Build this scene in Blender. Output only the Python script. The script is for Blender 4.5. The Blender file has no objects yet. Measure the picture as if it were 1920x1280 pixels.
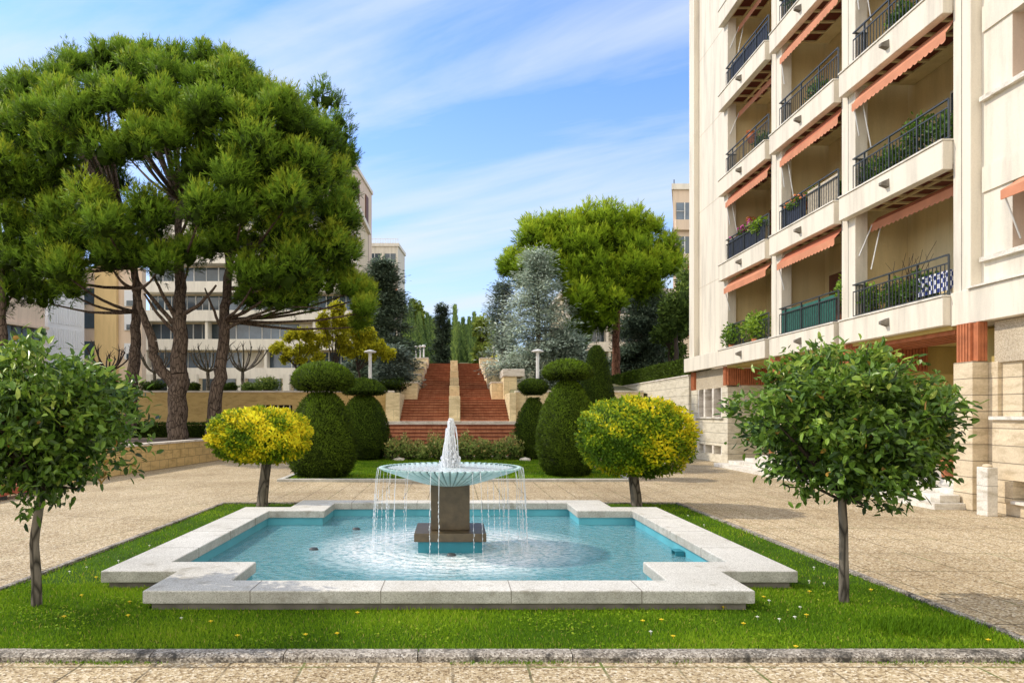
import bpy, bmesh, math, random
import numpy as np
from mathutils import Vector
rng = np.random.default_rng(7)
random.seed(7)
S = bpy.context.scene
C = S.collection
# ---------------------------------------------------------------- camera model
F, VX, HY, EYE = 1350.0, 850.0, 777.0, 1.75      # focal length (photo px), vanishing point, horizon row, eye height
def at(px, py, Y): return np.array([(px-VX)/F*Y, Y, EYE-(py-HY)/F*Y])
def gx(px, Y): return (px-VX)/F*Y
def gz(py, Y): return EYE-(py-HY)/F*Y
# ---------------------------------------------------------------- mesh accumulator
def unit(a): return a/np.maximum(np.linalg.norm(a, axis=-1, keepdims=True), 1e-9)
_ico = {}
def ico(sub):
    if sub not in _ico:
        bm = bmesh.new(); bmesh.ops.create_icosphere(bm, subdivisions=sub, radius=1.0)
        _ico[sub] = (np.array([v.co[:] for v in bm.verts]), np.array([[v.index for v in f.verts] for f in bm.faces])); bm.free()
    return _ico[sub]
class Acc:
    def __init__(s): s.V=[]; s.Fc=[]; s.v=[]; s.n=[]; s.k=0
    def raw(s, V, Fs, v=.5, n=None):
        V=np.asarray(V,float); Fs=np.asarray(Fs,int)
        s.V.append(V); s.Fc.append(Fs+s.k); m=len(Fs)
        s.v.append(np.full(m,v) if np.isscalar(v) else np.asarray(v,float))
        s.n.append(np.tile([0,0,1.],(m,1)) if n is None else n); s.k+=len(V); return s
    def box(s, a, b, v=.5):
        x0,y0,z0=np.minimum(a,b); x1,y1,z1=np.maximum(a,b)
        V=[(x0,y0,z0),(x1,y0,z0),(x1,y1,z0),(x0,y1,z0),(x0,y0,z1),(x1,y0,z1),(x1,y1,z1),(x0,y1,z1)]
        return s.raw(V,[(0,3,2,1),(4,5,6,7),(0,1,5,4),(1,2,6,5),(2,3,7,6),(3,0,4,7)],v)
    def prism(s, poly, lo, hi, axis=2, v=.5):
        """extrude a 2-D polygon along an axis"""
        n=len(poly); V=[]
        for h in (lo,hi):
            for p in poly:
                q=list(p); q.insert(axis,h); V.append(q)
        for i in range(n): s.raw([V[i],V[(i+1)%n],V[n+(i+1)%n],V[n+i]],[(0,1,2,3)],v)
        s.raw(V[:n],[tuple(range(n))],v); s.raw(V[n:],[tuple(range(n))],v); return s
    def tube(s, pts, rad, sides=8, v=.5, cap=True, wob=0):
        P=np.asarray(pts,float); R=np.broadcast_to(np.asarray(rad,float),(len(P),))
        T=unit(np.gradient(P,axis=0)); ref=np.array([0,0,1.]) if abs(T[0,2])<.8 else np.array([1.,0,0])
        V=[]
        for p,r,t in zip(P,R,T):
            a=unit(np.cross(t,ref)); b=np.cross(t,a)
            ang=np.arange(sides)*2*math.pi/sides
            rr=r*(1+(rng.uniform(-wob,wob,sides) if wob else 0))
            V.append(p+np.cos(ang)[:,None]*a*np.reshape(rr,(-1,1))+np.sin(ang)[:,None]*b*np.reshape(rr,(-1,1)))
        V=np.concatenate(V); Fs=[]
        for i in range(len(P)-1):
            for j in range(sides):
                Fs.append((i*sides+j,i*sides+(j+1)%sides,(i+1)*sides+(j+1)%sides,(i+1)*sides+j))
        s.raw(V,Fs,v)
        if cap:
            s.raw(V[:sides][::-1],[tuple(range(sides))],v); s.raw(V[-sides:],[tuple(range(sides))],v)
        return s
    def lathe(s, prof, c=(0,0,0), seg=32, v=.5, rfun=None):
        V=[]; c=np.asarray(c,float)
        ang=np.arange(seg)*2*math.pi/seg
        for i,(r,z) in enumerate(prof):
            rr=r*np.ones(seg) if rfun is None else rfun(r,ang,i)
            V.append(np.stack([np.cos(ang)*rr,np.sin(ang)*rr,np.full(seg,z)],1)+c)
        V=np.concatenate(V); Fs=[]
        for i in range(len(prof)-1):
            for j in range(seg): Fs.append((i*seg+j,i*seg+(j+1)%seg,(i+1)*seg+(j+1)%seg,(i+1)*seg+j))
        return s.raw(V,Fs,v)
    def blob(s, c, r, sub=2, v=.3, jit=.12):
        V,Fs=ico(sub); W=V*(1+rng.uniform(-jit,jit,(len(V),1)))
        n=unit(V[Fs].mean(1)/np.asarray(r)); return s.raw(W*np.asarray(r)+np.asarray(c),Fs,v,n)
    def leaves(s, P, D, L, W, v, N, shape='leaf', fold=.18):
        n=len(P)
        if n==0: return s
        L=np.broadcast_to(L,(n,))[:,None]; W=np.broadcast_to(W,(n,))[:,None]
        Sd=unit(np.cross(D,N)+1e-6); U=np.cross(Sd,D)
        if shape=='leaf':
            o=[(0,0,0),(.3,.5,fold),(.72,.4,fold*.8),(1,0,-.12),(.72,-.4,fold*.8),(.3,-.5,fold)]
            f=np.array([[0,3,2,1],[0,5,4,3]])
        else:
            o=[(0,0,0),(.5,.5,0),(1,0,0),(.5,-.5,0)]; f=np.array([[0,1,2,3]])
        V=np.stack([P+D*L*a+Sd*W*b+U*W*c for a,b,c in o],1).reshape(-1,3)
        m=len(o); Fs=(np.arange(n)[:,None,None]*m+f[None]).reshape(-1,4)
        s.raw(V,Fs,np.repeat(np.broadcast_to(v,(n,)),len(f)),np.repeat(N,len(f),0)); return s
    def mesh(s, name, origin=(0,0,0), smooth=False, attrs=False):
        V=np.concatenate(s.V)-np.asarray(origin,float)
        me=bpy.data.meshes.new(name)
        loops=np.concatenate([f.ravel() for f in s.Fc]); cnt=np.concatenate([np.full(len(f),f.shape[1]) for f in s.Fc])
        me.vertices.add(len(V)); me.vertices.foreach_set('co',V.astype(np.float32).ravel())
        me.loops.add(len(loops)); me.loops.foreach_set('vertex_index',loops.astype(np.int32))
        me.polygons.add(len(cnt)); st=np.concatenate([[0],np.cumsum(cnt)[:-1]])
        me.polygons.foreach_set('loop_start',st.astype(np.int32))
        me.polygons.foreach_set('use_smooth',np.full(len(cnt),bool(smooth)))
        me.update(calc_edges=True)
        if attrs:
            a=me.attributes.new('v','FLOAT','FACE'); a.data.foreach_set('value',np.concatenate(s.v).astype(np.float32))
            a=me.attributes.new('n','FLOAT_VECTOR','FACE'); a.data.foreach_set('vector',np.concatenate(s.n).astype(np.float32).ravel())
        return me
# ---------------------------------------------------------------- objects
def wloc(o):
    p=np.zeros(3)
    while o is not None: p=p+np.array(o.location[:]); o=o.parent
    return p
def thing(name, label, cat, loc=(0,0,0), group=None):
    o=bpy.data.objects.new(name,None); o.empty_display_size=.2; C.objects.link(o); o.location=[float(q) for q in loc]
    return tag(o,label,cat,group)
def tag(o, label, cat, group=None):
    o['label']=label; o['category']=cat
    if group: o['group']=group
    return o
def part(name, acc, mat, parent=None, smooth=False, attrs=False, origin=None, bevel=0):
    org=wloc(parent) if parent is not None else (np.array(origin,float) if origin is not None else np.zeros(3))
    own=np.zeros(3)
    me=acc.mesh(name,org,smooth,attrs); me.materials.append(mat)
    o=bpy.data.objects.new(name,me); C.objects.link(o)
    if parent is not None: o.parent=parent
    elif origin is not None: o.location=[float(q) for q in origin]
    if bevel:
        b=o.modifiers.new('edge','BEVEL'); b.width=bevel; b.segments=2; b.limit_method='ANGLE'
    return o
def struct(name, acc, mat, kind='structure', label=None, **k):
    o=part(name,acc,mat,**k); o['kind']=kind
    if label: o['label']=label
    return o
# ---------------------------------------------------------------- materials
class NT:
    def __init__(s, name):
        s.m=bpy.data.materials.new(name); s.m.use_nodes=True; s.t=s.m.node_tree; s.t.nodes.clear()
        s.out=s.add('ShaderNodeOutputMaterial')
    def add(s, typ, **kw):
        n=s.t.nodes.new(typ)
        for k,v in kw.items():
            if k.startswith('i_'): n.inputs[k[2:].replace('_',' ')].default_value=v
            else: setattr(n,k,v)
        return n
    def ln(s, a, b): s.t.links.new(a,b); return s
    def ramp(s, fac, stops, interp='LINEAR'):
        n=s.add('ShaderNodeValToRGB'); e=n.color_ramp.elements; n.color_ramp.interpolation=interp
        while len(e)<len(stops): e.new(.5)
        for q,(p,c) in zip(e,stops): q.position=p; q.color=(*c,1) if len(c)==3 else c
        s.ln(fac,n.inputs[0]); return n.outputs[0]
    def noise(s, vec, scale, detail=4, rough=.55, dist=0):
        n=s.add('ShaderNodeTexNoise'); n.inputs['Scale'].default_value=scale; n.inputs['Detail'].default_value=detail
        n.inputs['Roughness'].default_value=rough; n.inputs['Distortion'].default_value=dist
        if vec is not None: s.ln(vec,n.inputs['Vector'])
        return n.outputs['Fac']
    def mix(s, fac, a, b, mode='MIX'):
        n=s.add('ShaderNodeMix',data_type='RGBA',blend_type=mode)
        for val,i in ((fac,0),(a,6),(b,7)):
            if hasattr(val,'links'): s.ln(val,n.inputs[i])
            elif i==0: n.inputs[0].default_value=val
            else: n.inputs[i].default_value=(*val,1)
        return n.outputs[2]
    def math(s, op, a, b=0, c=0):
        n=s.add('ShaderNodeMath',operation=op)
        for i,val in enumerate((a,b,c)):
            if hasattr(val,'links'): s.ln(val,n.inputs[i])
            else: n.inputs[i].default_value=val
        return n.outputs[0]
    def pos(s): return s.add('ShaderNodeNewGeometry').outputs['Position']
    def xyz(s, v):
        n=s.add('ShaderNodeSeparateXYZ'); s.ln(v,n.inputs[0]); return n.outputs
    def bump(s, h, strength=.3, dist=.02):
        n=s.add('ShaderNodeBump'); n.inputs['Strength'].default_value=strength; n.inputs['Distance'].default_value=dist
        s.ln(h,n.inputs['Height']); return n.outputs[0]
    def bsdf(s, col, rough=.8, spec=.3, normal=None, metal=0, **kw):
        p=s.add('ShaderNodeBsdfPrincipled'); p.inputs['Roughness'].default_value=rough
        p.inputs['Specular IOR Level'].default_value=spec; p.inputs['Metallic'].default_value=metal
        if hasattr(col,'links'): s.ln(col,p.inputs['Base Color'])
        else: p.inputs['Base Color'].default_value=(*col,1)
        if normal is not None: s.ln(normal,p.inputs['Normal'])
        for k,v in kw.items(): p.inputs[k].default_value=v
        return p.outputs[0]
    def done(s, sh): s.ln(sh,s.out.inputs[0]); return s.m
def mat_plain(name, col, rough=.6, var=.18, scale=6, spec=.3, metal=0, bump=0):
    t=NT(name); p=t.pos(); n=t.noise(p,scale,5)
    c=t.ramp(n,[(.3,tuple(q*(1-var) for q in col)),(.7,tuple(min(1,q*(1+var)) for q in col))])
    return t.done(t.bsdf(c,rough,spec,t.bump(n,bump,.02) if bump else None,metal))
def mat_plaster(name, col, stain=.22):
    t=NT(name); p=t.pos()
    mp=t.add('ShaderNodeMapping'); mp.inputs['Scale'].default_value=(1.2,1.2,.16); t.ln(p,mp.inputs[0])
    st=t.noise(mp.outputs[0],2.2,6,.65); fine=t.noise(p,38,3); big=t.noise(p,.5,3)
    c=t.ramp(st,[(.25,tuple(q*(1-stain) for q in col)),(.55,col)])
    c=t.mix(t.math('MULTIPLY',big,.22),c,tuple(q*.8 for q in col)); c=t.mix(.10,c,t.ramp(fine,[(.3,(.25,.22,.17)),(.7,(1,1,1))]),'MULTIPLY')
    return t.done(t.bsdf(c,.88,.15,t.bump(fine,.12,.01)))
def mat_stone(name, col, course=.0, blk=.0, dark=.35, tilt=0):
    """limestone with optional horizontal course joints and vertical joints"""
    t=NT(name); p=t.pos(); x,y,z=t.xyz(p)
    mp=t.add('ShaderNodeMapping'); mp.inputs['Scale'].default_value=(1,1,3.2); t.ln(p,mp.inputs[0])
    n=t.noise(mp.outputs[0],2.2,8,.62,.6); f=t.noise(p,30,4)
    c=t.ramp(n,[(.28,tuple(q*.62 for q in (col[0],col[1]*.95,col[2]*.82))),(.5,col),(.75,tuple(min(1,q*1.18) for q in col))])
    c=t.mix(.25,c,t.ramp(f,[(.35,(.35,.3,.24)),(.65,(1,1,1))]),'MULTIPLY'); h=f
    if course:
        m=t.math('FRACT',t.math('MULTIPLY',z,1/course)); j=t.math('LESS_THAN',m,.028/course*.6)
        row=t.math('FLOOR',t.math('MULTIPLY',z,1/course))
        if blk:
            u=t.math('ADD',t.math('MULTIPLY',t.math('ADD',x,y),1/blk),t.math('MULTIPLY',row,.5))
            j2=t.math('LESS_THAN',t.math('FRACT',u),.03/blk*.8); j=t.math('MAXIMUM',j,j2)
            wn=t.add('ShaderNodeTexWhiteNoise',noise_dimensions='2D'); cx=t.add('ShaderNodeCombineXYZ')
            t.ln(t.math('FLOOR',u),cx.inputs[0]); t.ln(row,cx.inputs[1]); t.ln(cx.outputs[0],wn.inputs['Vector'])
        else:
            wn=t.add('ShaderNodeTexWhiteNoise',noise_dimensions='1D'); t.ln(row,wn.inputs['W'])
        c=t.mix(t.math('MULTIPLY',wn.outputs['Value'],.3),c,tuple(q*.72 for q in col))
        c=t.mix(j,c,tuple(q*dark for q in col)); h=t.math('SUBTRACT',t.math('MULTIPLY',f,.15),j)
    return t.done(t.bsdf(c,.85,.2,t.bump(h,.5,.015)))
def mat_speckle(name, base, stops, scale, rough=.8, bump=.4, stain=None, upright=None):
    """granite or exposed aggregate: voronoi cells of several stone colours"""
    t=NT(name); p=t.pos(); vo=t.add('ShaderNodeTexVoronoi'); vo.inputs['Scale'].default_value=scale; t.ln(p,vo.inputs['Vector'])
    r=t.xyz(vo.outputs['Color'])[0]; c=t.ramp(r,stops); n=t.noise(p,1.3,6,.6); c=t.mix(.4,c,t.ramp(n,[(.3,(.55,.52,.47)),(.65,(1,1,1))]),'MULTIPLY')
    if stain: c=t.mix(t.ramp(t.noise(p,stain[0],8,.7),[(stain[1],(0,0,0)),(stain[2],(1,1,1))]),c,stain[3])
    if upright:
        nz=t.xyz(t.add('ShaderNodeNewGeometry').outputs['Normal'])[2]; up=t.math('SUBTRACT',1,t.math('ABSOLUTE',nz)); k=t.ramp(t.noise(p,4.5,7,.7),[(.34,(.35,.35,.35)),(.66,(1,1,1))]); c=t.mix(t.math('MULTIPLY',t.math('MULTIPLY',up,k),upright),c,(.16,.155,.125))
    return t.done(t.bsdf(c,rough,.25,t.bump(vo.outputs['Distance'],bump,.01)))
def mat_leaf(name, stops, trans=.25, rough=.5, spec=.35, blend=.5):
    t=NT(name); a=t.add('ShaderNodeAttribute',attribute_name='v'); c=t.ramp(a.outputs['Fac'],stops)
    nn=t.add('ShaderNodeAttribute',attribute_name='n'); vt=t.add('ShaderNodeVectorTransform',vector_type='NORMAL',convert_from='OBJECT',convert_to='WORLD'); t.ln(nn.outputs['Vector'],vt.inputs[0])
    g=t.add('ShaderNodeNewGeometry'); mx=t.add('ShaderNodeMix',data_type='VECTOR'); mx.inputs[0].default_value=blend
    t.ln(g.outputs['Normal'],mx.inputs[4]); t.ln(vt.outputs[0],mx.inputs[5])
    nz=t.add('ShaderNodeVectorMath',operation='NORMALIZE'); t.ln(mx.outputs[1],nz.inputs[0])
    p=t.bsdf(c,rough,spec,nz.outputs[0])
    tr=t.add('ShaderNodeBsdfTranslucent'); t.ln(c,tr.inputs[0]); ms=t.add('ShaderNodeMixShader'); ms.inputs[0].default_value=trans
    t.ln(p,ms.inputs[1]); t.ln(tr.outputs[0],ms.inputs[2]); return t.done(ms.outputs[0])
def mat_bark(name, a, b):
    t=NT(name); p=t.pos(); mp=t.add('ShaderNodeMapping'); mp.inputs['Scale'].default_value=(1,1,.28); t.ln(p,mp.inputs[0])
    vo=t.add('ShaderNodeTexVoronoi'); vo.feature='DISTANCE_TO_EDGE'; vo.inputs['Scale'].default_value=9; t.ln(mp.outputs[0],vo.inputs['Vector'])
    n=t.noise(mp.outputs[0],14,6); c=t.ramp(n,[(.3,a),(.7,b)]); c=t.mix(t.ramp(vo.outputs['Distance'],[(0,(1,1,1)),(.12,(0,0,0))]),c,tuple(q*.35 for q in a))
    return t.done(t.bsdf(c,.9,.1,t.bump(t.math('ADD',vo.outputs['Distance'],n),.6,.04)))
M={}
M['plaster']=mat_plaster('cream_plaster',(.80,.735,.615),.32)
M['plaster_warm']=mat_plaster('warm_plaster',(.76,.64,.45))
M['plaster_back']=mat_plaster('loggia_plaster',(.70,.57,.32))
M['plaster_yellow']=mat_plaster('yellow_plaster',(.60,.45,.16))
M['plaster_pink']=mat_plaster('pink_beige_plaster',(.78,.62,.48))
M['plaster_ochre']=mat_plaster('ochre_plaster',(.74,.54,.27))
M['plaster_white']=mat_plaster('white_render',(.80,.81,.84),.08)
M['slab_white']=mat_plaster('pale_slab',(.86,.80,.70),.25)
M['stone']=mat_stone('coursed_limestone',(.72,.60,.42),.30)
M['stone_wall']=mat_stone('pale_coursed_limestone',(.74,.68,.54),.36)
M['stone_blk']=mat_stone('block_limestone',(.70,.50,.22),.29,.62,.40)
M['stone_ret']=mat_stone('ochre_retaining_stone',(.58,.41,.17),.45,.9,.9)
M['stone_cream']=mat_stone('cream_stair_stone',(.80,.66,.40),.5,.8,.72)
M['stone_white']=mat_stone('white_stone',(.75,.71,.63))
M['cap']=mat_stone('wall_cap_stone',(.72,.66,.58))
M['pebble']=mat_speckle('pebble_dash',None,[(0,(.38,.31,.22)),(.5,(.56,.47,.34)),(1,(.68,.6,.46))],70)
M['granite']=mat_speckle('pale_granite',None,[(0,(.36,.345,.30)),(.25,(.57,.55,.49)),(.7,(.68,.66,.60)),(1,(.80,.78,.72))],150,.7,.15,(3.2,.56,.72,(.30,.27,.21)),.6)
M['granite_dark']=mat_speckle('weathered_granite',None,[(0,(.12,.10,.08)),(.35,(.28,.245,.20)),(.75,(.46,.41,.34)),(1,(.66,.61,.53))],85,.85,.8,(5,.5,.64,(.055,.05,.042)))
M['render_grey']=mat_plain('damp_grey_render',(.20,.18,.15),.9,.35,5,bump=.3)
M['teal']=mat_plain('pool_paint',(.10,.38,.45),.5,.15,2)
M['teal_dark']=mat_plain('dark_teal_paint',(.03,.20,.25),.5,.15,2)
def m_bowl():
    t=NT('verdigris_fluted_stone'); p=t.pos(); x,y,z=t.xyz(p); n=t.noise(p,7,5)
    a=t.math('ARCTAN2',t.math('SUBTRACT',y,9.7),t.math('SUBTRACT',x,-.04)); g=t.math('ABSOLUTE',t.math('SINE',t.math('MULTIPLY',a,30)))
    c=t.ramp(n,[(.3,(.36,.54,.52)),(.7,(.56,.72,.70))]); c=t.mix(t.ramp(g,[(.0,(1,1,1)),(.55,(0,0,0))]),c,(.06,.13,.125))      # grooves coloured dark, painting the shade between the flutes
    return t.done(t.bsdf(c,.3,.5,t.bump(n,.1,.02)))
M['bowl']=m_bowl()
M['pedestal']=mat_plain('wet_brown_stone',(.085,.060,.030),.45,.3,9,.5,bump=.25)
M['terracotta']=mat_plain('terracotta_slats',(.44,.15,.065),.75,.22,5,bump=.1)
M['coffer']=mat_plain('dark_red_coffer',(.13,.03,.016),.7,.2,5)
M['awning']=mat_plain('coral_canvas',(.47,.16,.085),.8,.12,2.5)
M['awning_light']=mat_plain('faded_coral_canvas',(.56,.235,.13),.8,.12,2.5)
M['iron']=mat_plain('dark_iron',(.045,.052,.055),.45,.2,8,.5)
M['white_metal']=mat_plain('white_enamel',(.72,.72,.70),.4,.1,5,.5)
M['shutter']=mat_plain('brown_shutter',(.13,.05,.025),.6,.2,4)
M['glass']=mat_plain('dim_window_glass',(.05,.075,.095),.08,.35,.7,.8)
M['glass_light']=mat_plain('pale_blue_glass',(.11,.16,.22),.1,.4,.6,.8)
M['dark']=mat_plain('dark_interior',(.02,.018,.015),.9,.2,4)
M['screen_green']=mat_plain('green_windbreak',(.03,.13,.10),.8,.25,12)
M['screen_dark']=mat_plain('navy_cloth',(.03,.04,.07),.85,.3,6)
M['reed']=mat_plain('pale_reed_mat',(.5,.43,.32),.85,.25,14)
M['pot']=mat_plain('terracotta_pot',(.45,.17,.08),.8,.15,8)
M['red']=mat_plain('red_paint',(.50,.06,.035),.5,.15,5,.4)
M['redwood']=mat_plain('red_stained_timber',(.36,.09,.05),.6,.2,6)
M['soil']=mat_plain('brown_soil',(.12,.085,.055),.95,.35,3,bump=.4)
M['hill']=mat_plain('dry_hillside',(.17,.16,.08),.95,.35,.8,bump=.3)
M['bark']=mat_bark('pine_bark',(.085,.062,.048),(.20,.15,.115))
M['bark_red']=mat_bark('red_pine_bark',(.15,.07,.045),(.28,.14,.09))
M['bark_grey']=mat_bark('grey_bark',(.11,.095,.075),(.24,.205,.165))
M['twig']=mat_plain('dark_twig',(.05,.036,.028),.9,.3,12)
M['pine']=mat_leaf('pine_needles',[(0,(0.022,0.038,0.006)),(.35,(0.097,0.188,0.014)),(.7,(0.223,0.378,0.029)),(1,(0.405,0.483,0.035))],.3,.6,.08,.62)
M['pine_b']=mat_leaf('bright_pine_needles',[(0,(0.032,0.058,0.007)),(.35,(0.164,0.281,0.013)),(.7,(0.330,0.494,0.023)),(1,(0.511,0.626,0.034))],.3,.6,.08,.62)
M['cedar']=mat_leaf('blue_cedar_needles',[(0,(0.090,0.118,0.098)),(.4,(0.292,0.372,0.293)),(.75,(0.562,0.682,0.546)),(1,(0.810,0.900,0.741))],.2,.6,.08,.5)
M['cedar_d']=mat_leaf('dark_cedar_needles',[(0,(0.036,0.052,0.037)),(.5,(0.114,0.167,0.106)),(1,(0.332,0.428,0.286))],.2,.6,.08,.5)
M['cypress']=mat_leaf('cypress_foliage',[(0,(0.041,0.079,0.027)),(.5,(0.149,0.251,0.081)),(1,(0.417,0.571,0.149))],.2,.6,.08,.5)
M['broad']=mat_leaf('hill_foliage',[(0,(0.039,0.069,0.016)),(.5,(0.137,0.215,0.041)),(1,(0.370,0.448,0.081))],.25,.6,.08,.5)
M['laurel']=mat_leaf('glossy_leaf',[(0,(.018,.044,.006)),(.40,(.085,.165,.018)),(.70,(.165,.285,.030)),(.93,(.33,.45,.06)),(.98,(.38,.46,.09)),(1,(.42,.24,.05))],.24,.36,.32,.35)
M['yellow']=mat_leaf('golden_leaf',[(0,(0.055,0.118,0.006)),(.3,(0.166,0.277,0.008)),(.5,(0.428,0.475,0.011)),(.72,(0.871,0.680,0.017)),(1,(0.900,0.900,0.041))],.3,.6,.15,.5)
M['topiary']=mat_leaf('clipped_cypress',[(0,(0.017,0.030,0.003)),(.5,(0.071,0.117,0.011)),(.85,(0.123,0.202,0.013)),(1,(0.173,0.301,0.013))],.2,.6,.08,.6)
M['mimosa']=mat_leaf('mimosa_bloom',[(0,(.13,.16,.03)),(.35,(.46,.46,.03)),(1,(.88,.82,.05))],.45,.6,.08,.5)
M['rose']=mat_leaf('rose_leaf',[(0,(0.049,0.086,0.017)),(.45,(0.182,0.268,0.059)),(.75,(0.331,0.362,0.101)),(.9,(0.447,0.276,0.095)),(1,(0.596,0.518,0.202))],.25,.6,.08,.4)
M['grass']=mat_leaf('grass_blade',[(0,(0.056,0.130,0.005)),(.45,(0.140,0.275,0.008)),(.85,(0.269,0.410,0.016)),(.94,(0.358,0.454,0.030)),(1,(0.470,0.389,0.100))],.35,.6,.12,.35)
M['balcony_leaf']=mat_leaf('balcony_leaf',[(0,(.03,.06,.012)),(.6,(.11,.22,.02)),(1,(.28,.42,.03))],.3,.5,.3,.4)
M['flower_pink']=mat_plain('pink_petal',(.5,.09,.28),.6)
M['flower_orange']=mat_plain('orange_petal',(.65,.22,.08),.6)
M['petal']=mat_plain('yellow_petal',(.80,.60,.03),.6)
M['petal_w']=mat_plain('white_petal',(.8,.8,.72),.6)
def m_lawn():
    t=NT('lawn_base'); p=t.pos(); n=t.noise(p,2.0,6,.65); f=t.noise(p,60,3)
    c=t.ramp(n,[(.3,(.035,.075,.006)),(.6,(.075,.16,.008)),(.8,(.12,.20,.014))]); c=t.mix(.6,c,t.ramp(f,[(.35,(.35,.35,.3)),(.65,(1,1,1))]),'MULTIPLY')
    return t.done(t.bsdf(c,.9,.1,t.bump(f,.8,.03)))
M['lawn']=m_lawn()
def m_paving():
    t=NT('aggregate_paving'); p=t.pos(); x,y,z=t.xyz(p)
    vo=t.add('ShaderNodeTexVoronoi'); vo.inputs['Scale'].default_value=62; t.ln(p,vo.inputs['Vector']); r=t.xyz(vo.outputs['Color'])[0]
    c=t.ramp(r,[(0,(.17,.115,.06)),(.25,(.41,.31,.175)),(.6,(.58,.465,.29)),(.85,(.70,.59,.41)),(1,(.82,.75,.60))])
    vo2=t.add('ShaderNodeTexVoronoi'); vo2.inputs['Scale'].default_value=21; t.ln(p,vo2.inputs['Vector'])
    c=t.mix(.35,c,t.ramp(t.xyz(vo2.outputs['Color'])[1],[(0,(.55,.47,.36)),(.5,(.85,.82,.76)),(1,(1,1,1))]),'MULTIPLY')
    big=t.noise(p,.45,6,.62); c=t.mix(.7,c,t.ramp(big,[(.32,(.60,.56,.5)),(.6,(1,1,1))]),'MULTIPLY'); sp=t.noise(p,2.3,5,.7,1.2); c=t.mix(t.ramp(sp,[(.60,(0,0,0)),(.74,(.55,.55,.55))]),c,(.20,.155,.095))
    # joints: square rows on the axis, and rows swung round on the left of the lawn
    def grid(ux,uy,w,l,wob):
        ux=t.math('ADD',ux,wob); uy=t.math('ADD',uy,wob)
        a=t.math('LESS_THAN',t.math('FRACT',t.math('MULTIPLY',ux,1/w)),.018/w); b=t.math('LESS_THAN',t.math('FRACT',t.math('MULTIPLY',uy,1/l)),.024/l)
        return t.math('MAXIMUM',a,b)
    wob=t.math('MULTIPLY',t.noise(p,3,3),.03)
    g1=grid(x,t.math('ADD',y,.1),.52,1.02,wob)
    ca,sa=math.cos(.27),math.sin(.27)
    rx=t.math('SUBTRACT',t.math('MULTIPLY',x,ca),t.math('MULTIPLY',y,sa)); ry=t.math('ADD',t.math('MULTIPLY',x,sa),t.math('MULTIPLY',y,ca))
    g2=grid(rx,ry,.95,5.1,wob)
    left=t.math('LESS_THAN',x,-4.45)
    g=t.math('ADD',t.math('MULTIPLY',g1,t.math('SUBTRACT',1,left)),t.math('MULTIPLY',g2,left))
    g=t.math('MULTIPLY',g,t.ramp(t.noise(p,1.7,5),[(.36,(.4,.4,.4)),(.58,(1,1,1))]))
    moss=t.ramp(t.noise(p,1.1,5,.6),[(.5,(.10,.075,.04)),(.62,(.10,.15,.02))])
    c=t.mix(t.math('MULTIPLY',g,.9),c,moss)
    h=t.math('SUBTRACT',vo.outputs['Distance'],t.math('MULTIPLY',g,1.2))
    return t.done(t.bsdf(c,.82,.25,t.bump(h,.55,.012)))
M['paving']=m_paving()
FX,FY=-.04,9.7                                                   # fountain centre
def m_water():
    t=NT('pool_water'); p=t.pos(); x,y,z=t.xyz(p)
    mp=t.add('ShaderNodeMapping'); mp.inputs['Scale'].default_value=(1,1.5,1); t.ln(p,mp.inputs[0])
    n1=t.noise(mp.outputs[0],5.5,4,.55,.8); n2=t.noise(mp.outputs[0],17,3,.5,.5)
    dx=t.math('SUBTRACT',x,FX); dy=t.math('SUBTRACT',y,FY); r=t.math('SQRT',t.math('ADD',t.math('MULTIPLY',dx,dx),t.math('MULTIPLY',dy,dy)))
    wv=t.math('SINE',t.math('MULTIPLY',t.math('ADD',r,t.math('MULTIPLY',n1,.18)),34)); wa=t.math('MULTIPLY',wv,t.math('DIVIDE',.22,t.math('ADD',r,.6)))
    h=t.math('ADD',t.math('ADD',n1,t.math('MULTIPLY',n2,.45)),wa); nb=t.bump(h,.42,.045)
    ring=t.math('SUBTRACT',1,t.math('MINIMUM',1,t.math('MULTIPLY',t.math('ABSOLUTE',t.math('SUBTRACT',r,1.05)),1.0)))
    foam=t.math('MULTIPLY',t.math('MINIMUM',1,t.math('MULTIPLY',ring,1.35)),t.ramp(t.math('ADD',t.math('MULTIPLY',n2,.7),t.math('MULTIPLY',t.noise(p,46,4,.6),.5)),[(.37,(0,0,0)),(.64,(1,1,1))]))
    c=t.mix(t.ramp(n2,[(.35,(0,0,0)),(.68,(1,1,1))]),(.17,.60,.70),(.52,.85,.92)); c=t.mix(foam,c,(.92,.95,.96))  # paler ripple colour stands in for sky reflected off the water
    d=t.add('ShaderNodeBsdfDiffuse'); t.ln(c,d.inputs[0]); t.ln(nb,d.inputs['Normal'])
    tr=t.add('ShaderNodeBsdfTransparent'); tr.inputs[0].default_value=(.55,.85,.9,1)
    m1=t.add('ShaderNodeMixShader'); t.ln(t.math('ADD',.42,t.math('MULTIPLY',foam,.55)),m1.inputs[0]); t.ln(tr.outputs[0],m1.inputs[1]); t.ln(d.outputs[0],m1.inputs[2])
    g=t.add('ShaderNodeBsdfGlossy'); g.inputs['Roughness'].default_value=.04; t.ln(nb,g.inputs['Normal'])
    fr=t.add('ShaderNodeFresnel'); fr.inputs[0].default_value=1.33; t.ln(nb,fr.inputs['Normal'])
    m2=t.add('ShaderNodeMixShader'); t.ln(fr.outputs[0],m2.inputs[0]); t.ln(m1.outputs[0],m2.inputs[1]); t.ln(g.outputs[0],m2.inputs[2])
    return t.done(m2.outputs[0])
M['water']=m_water()
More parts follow.
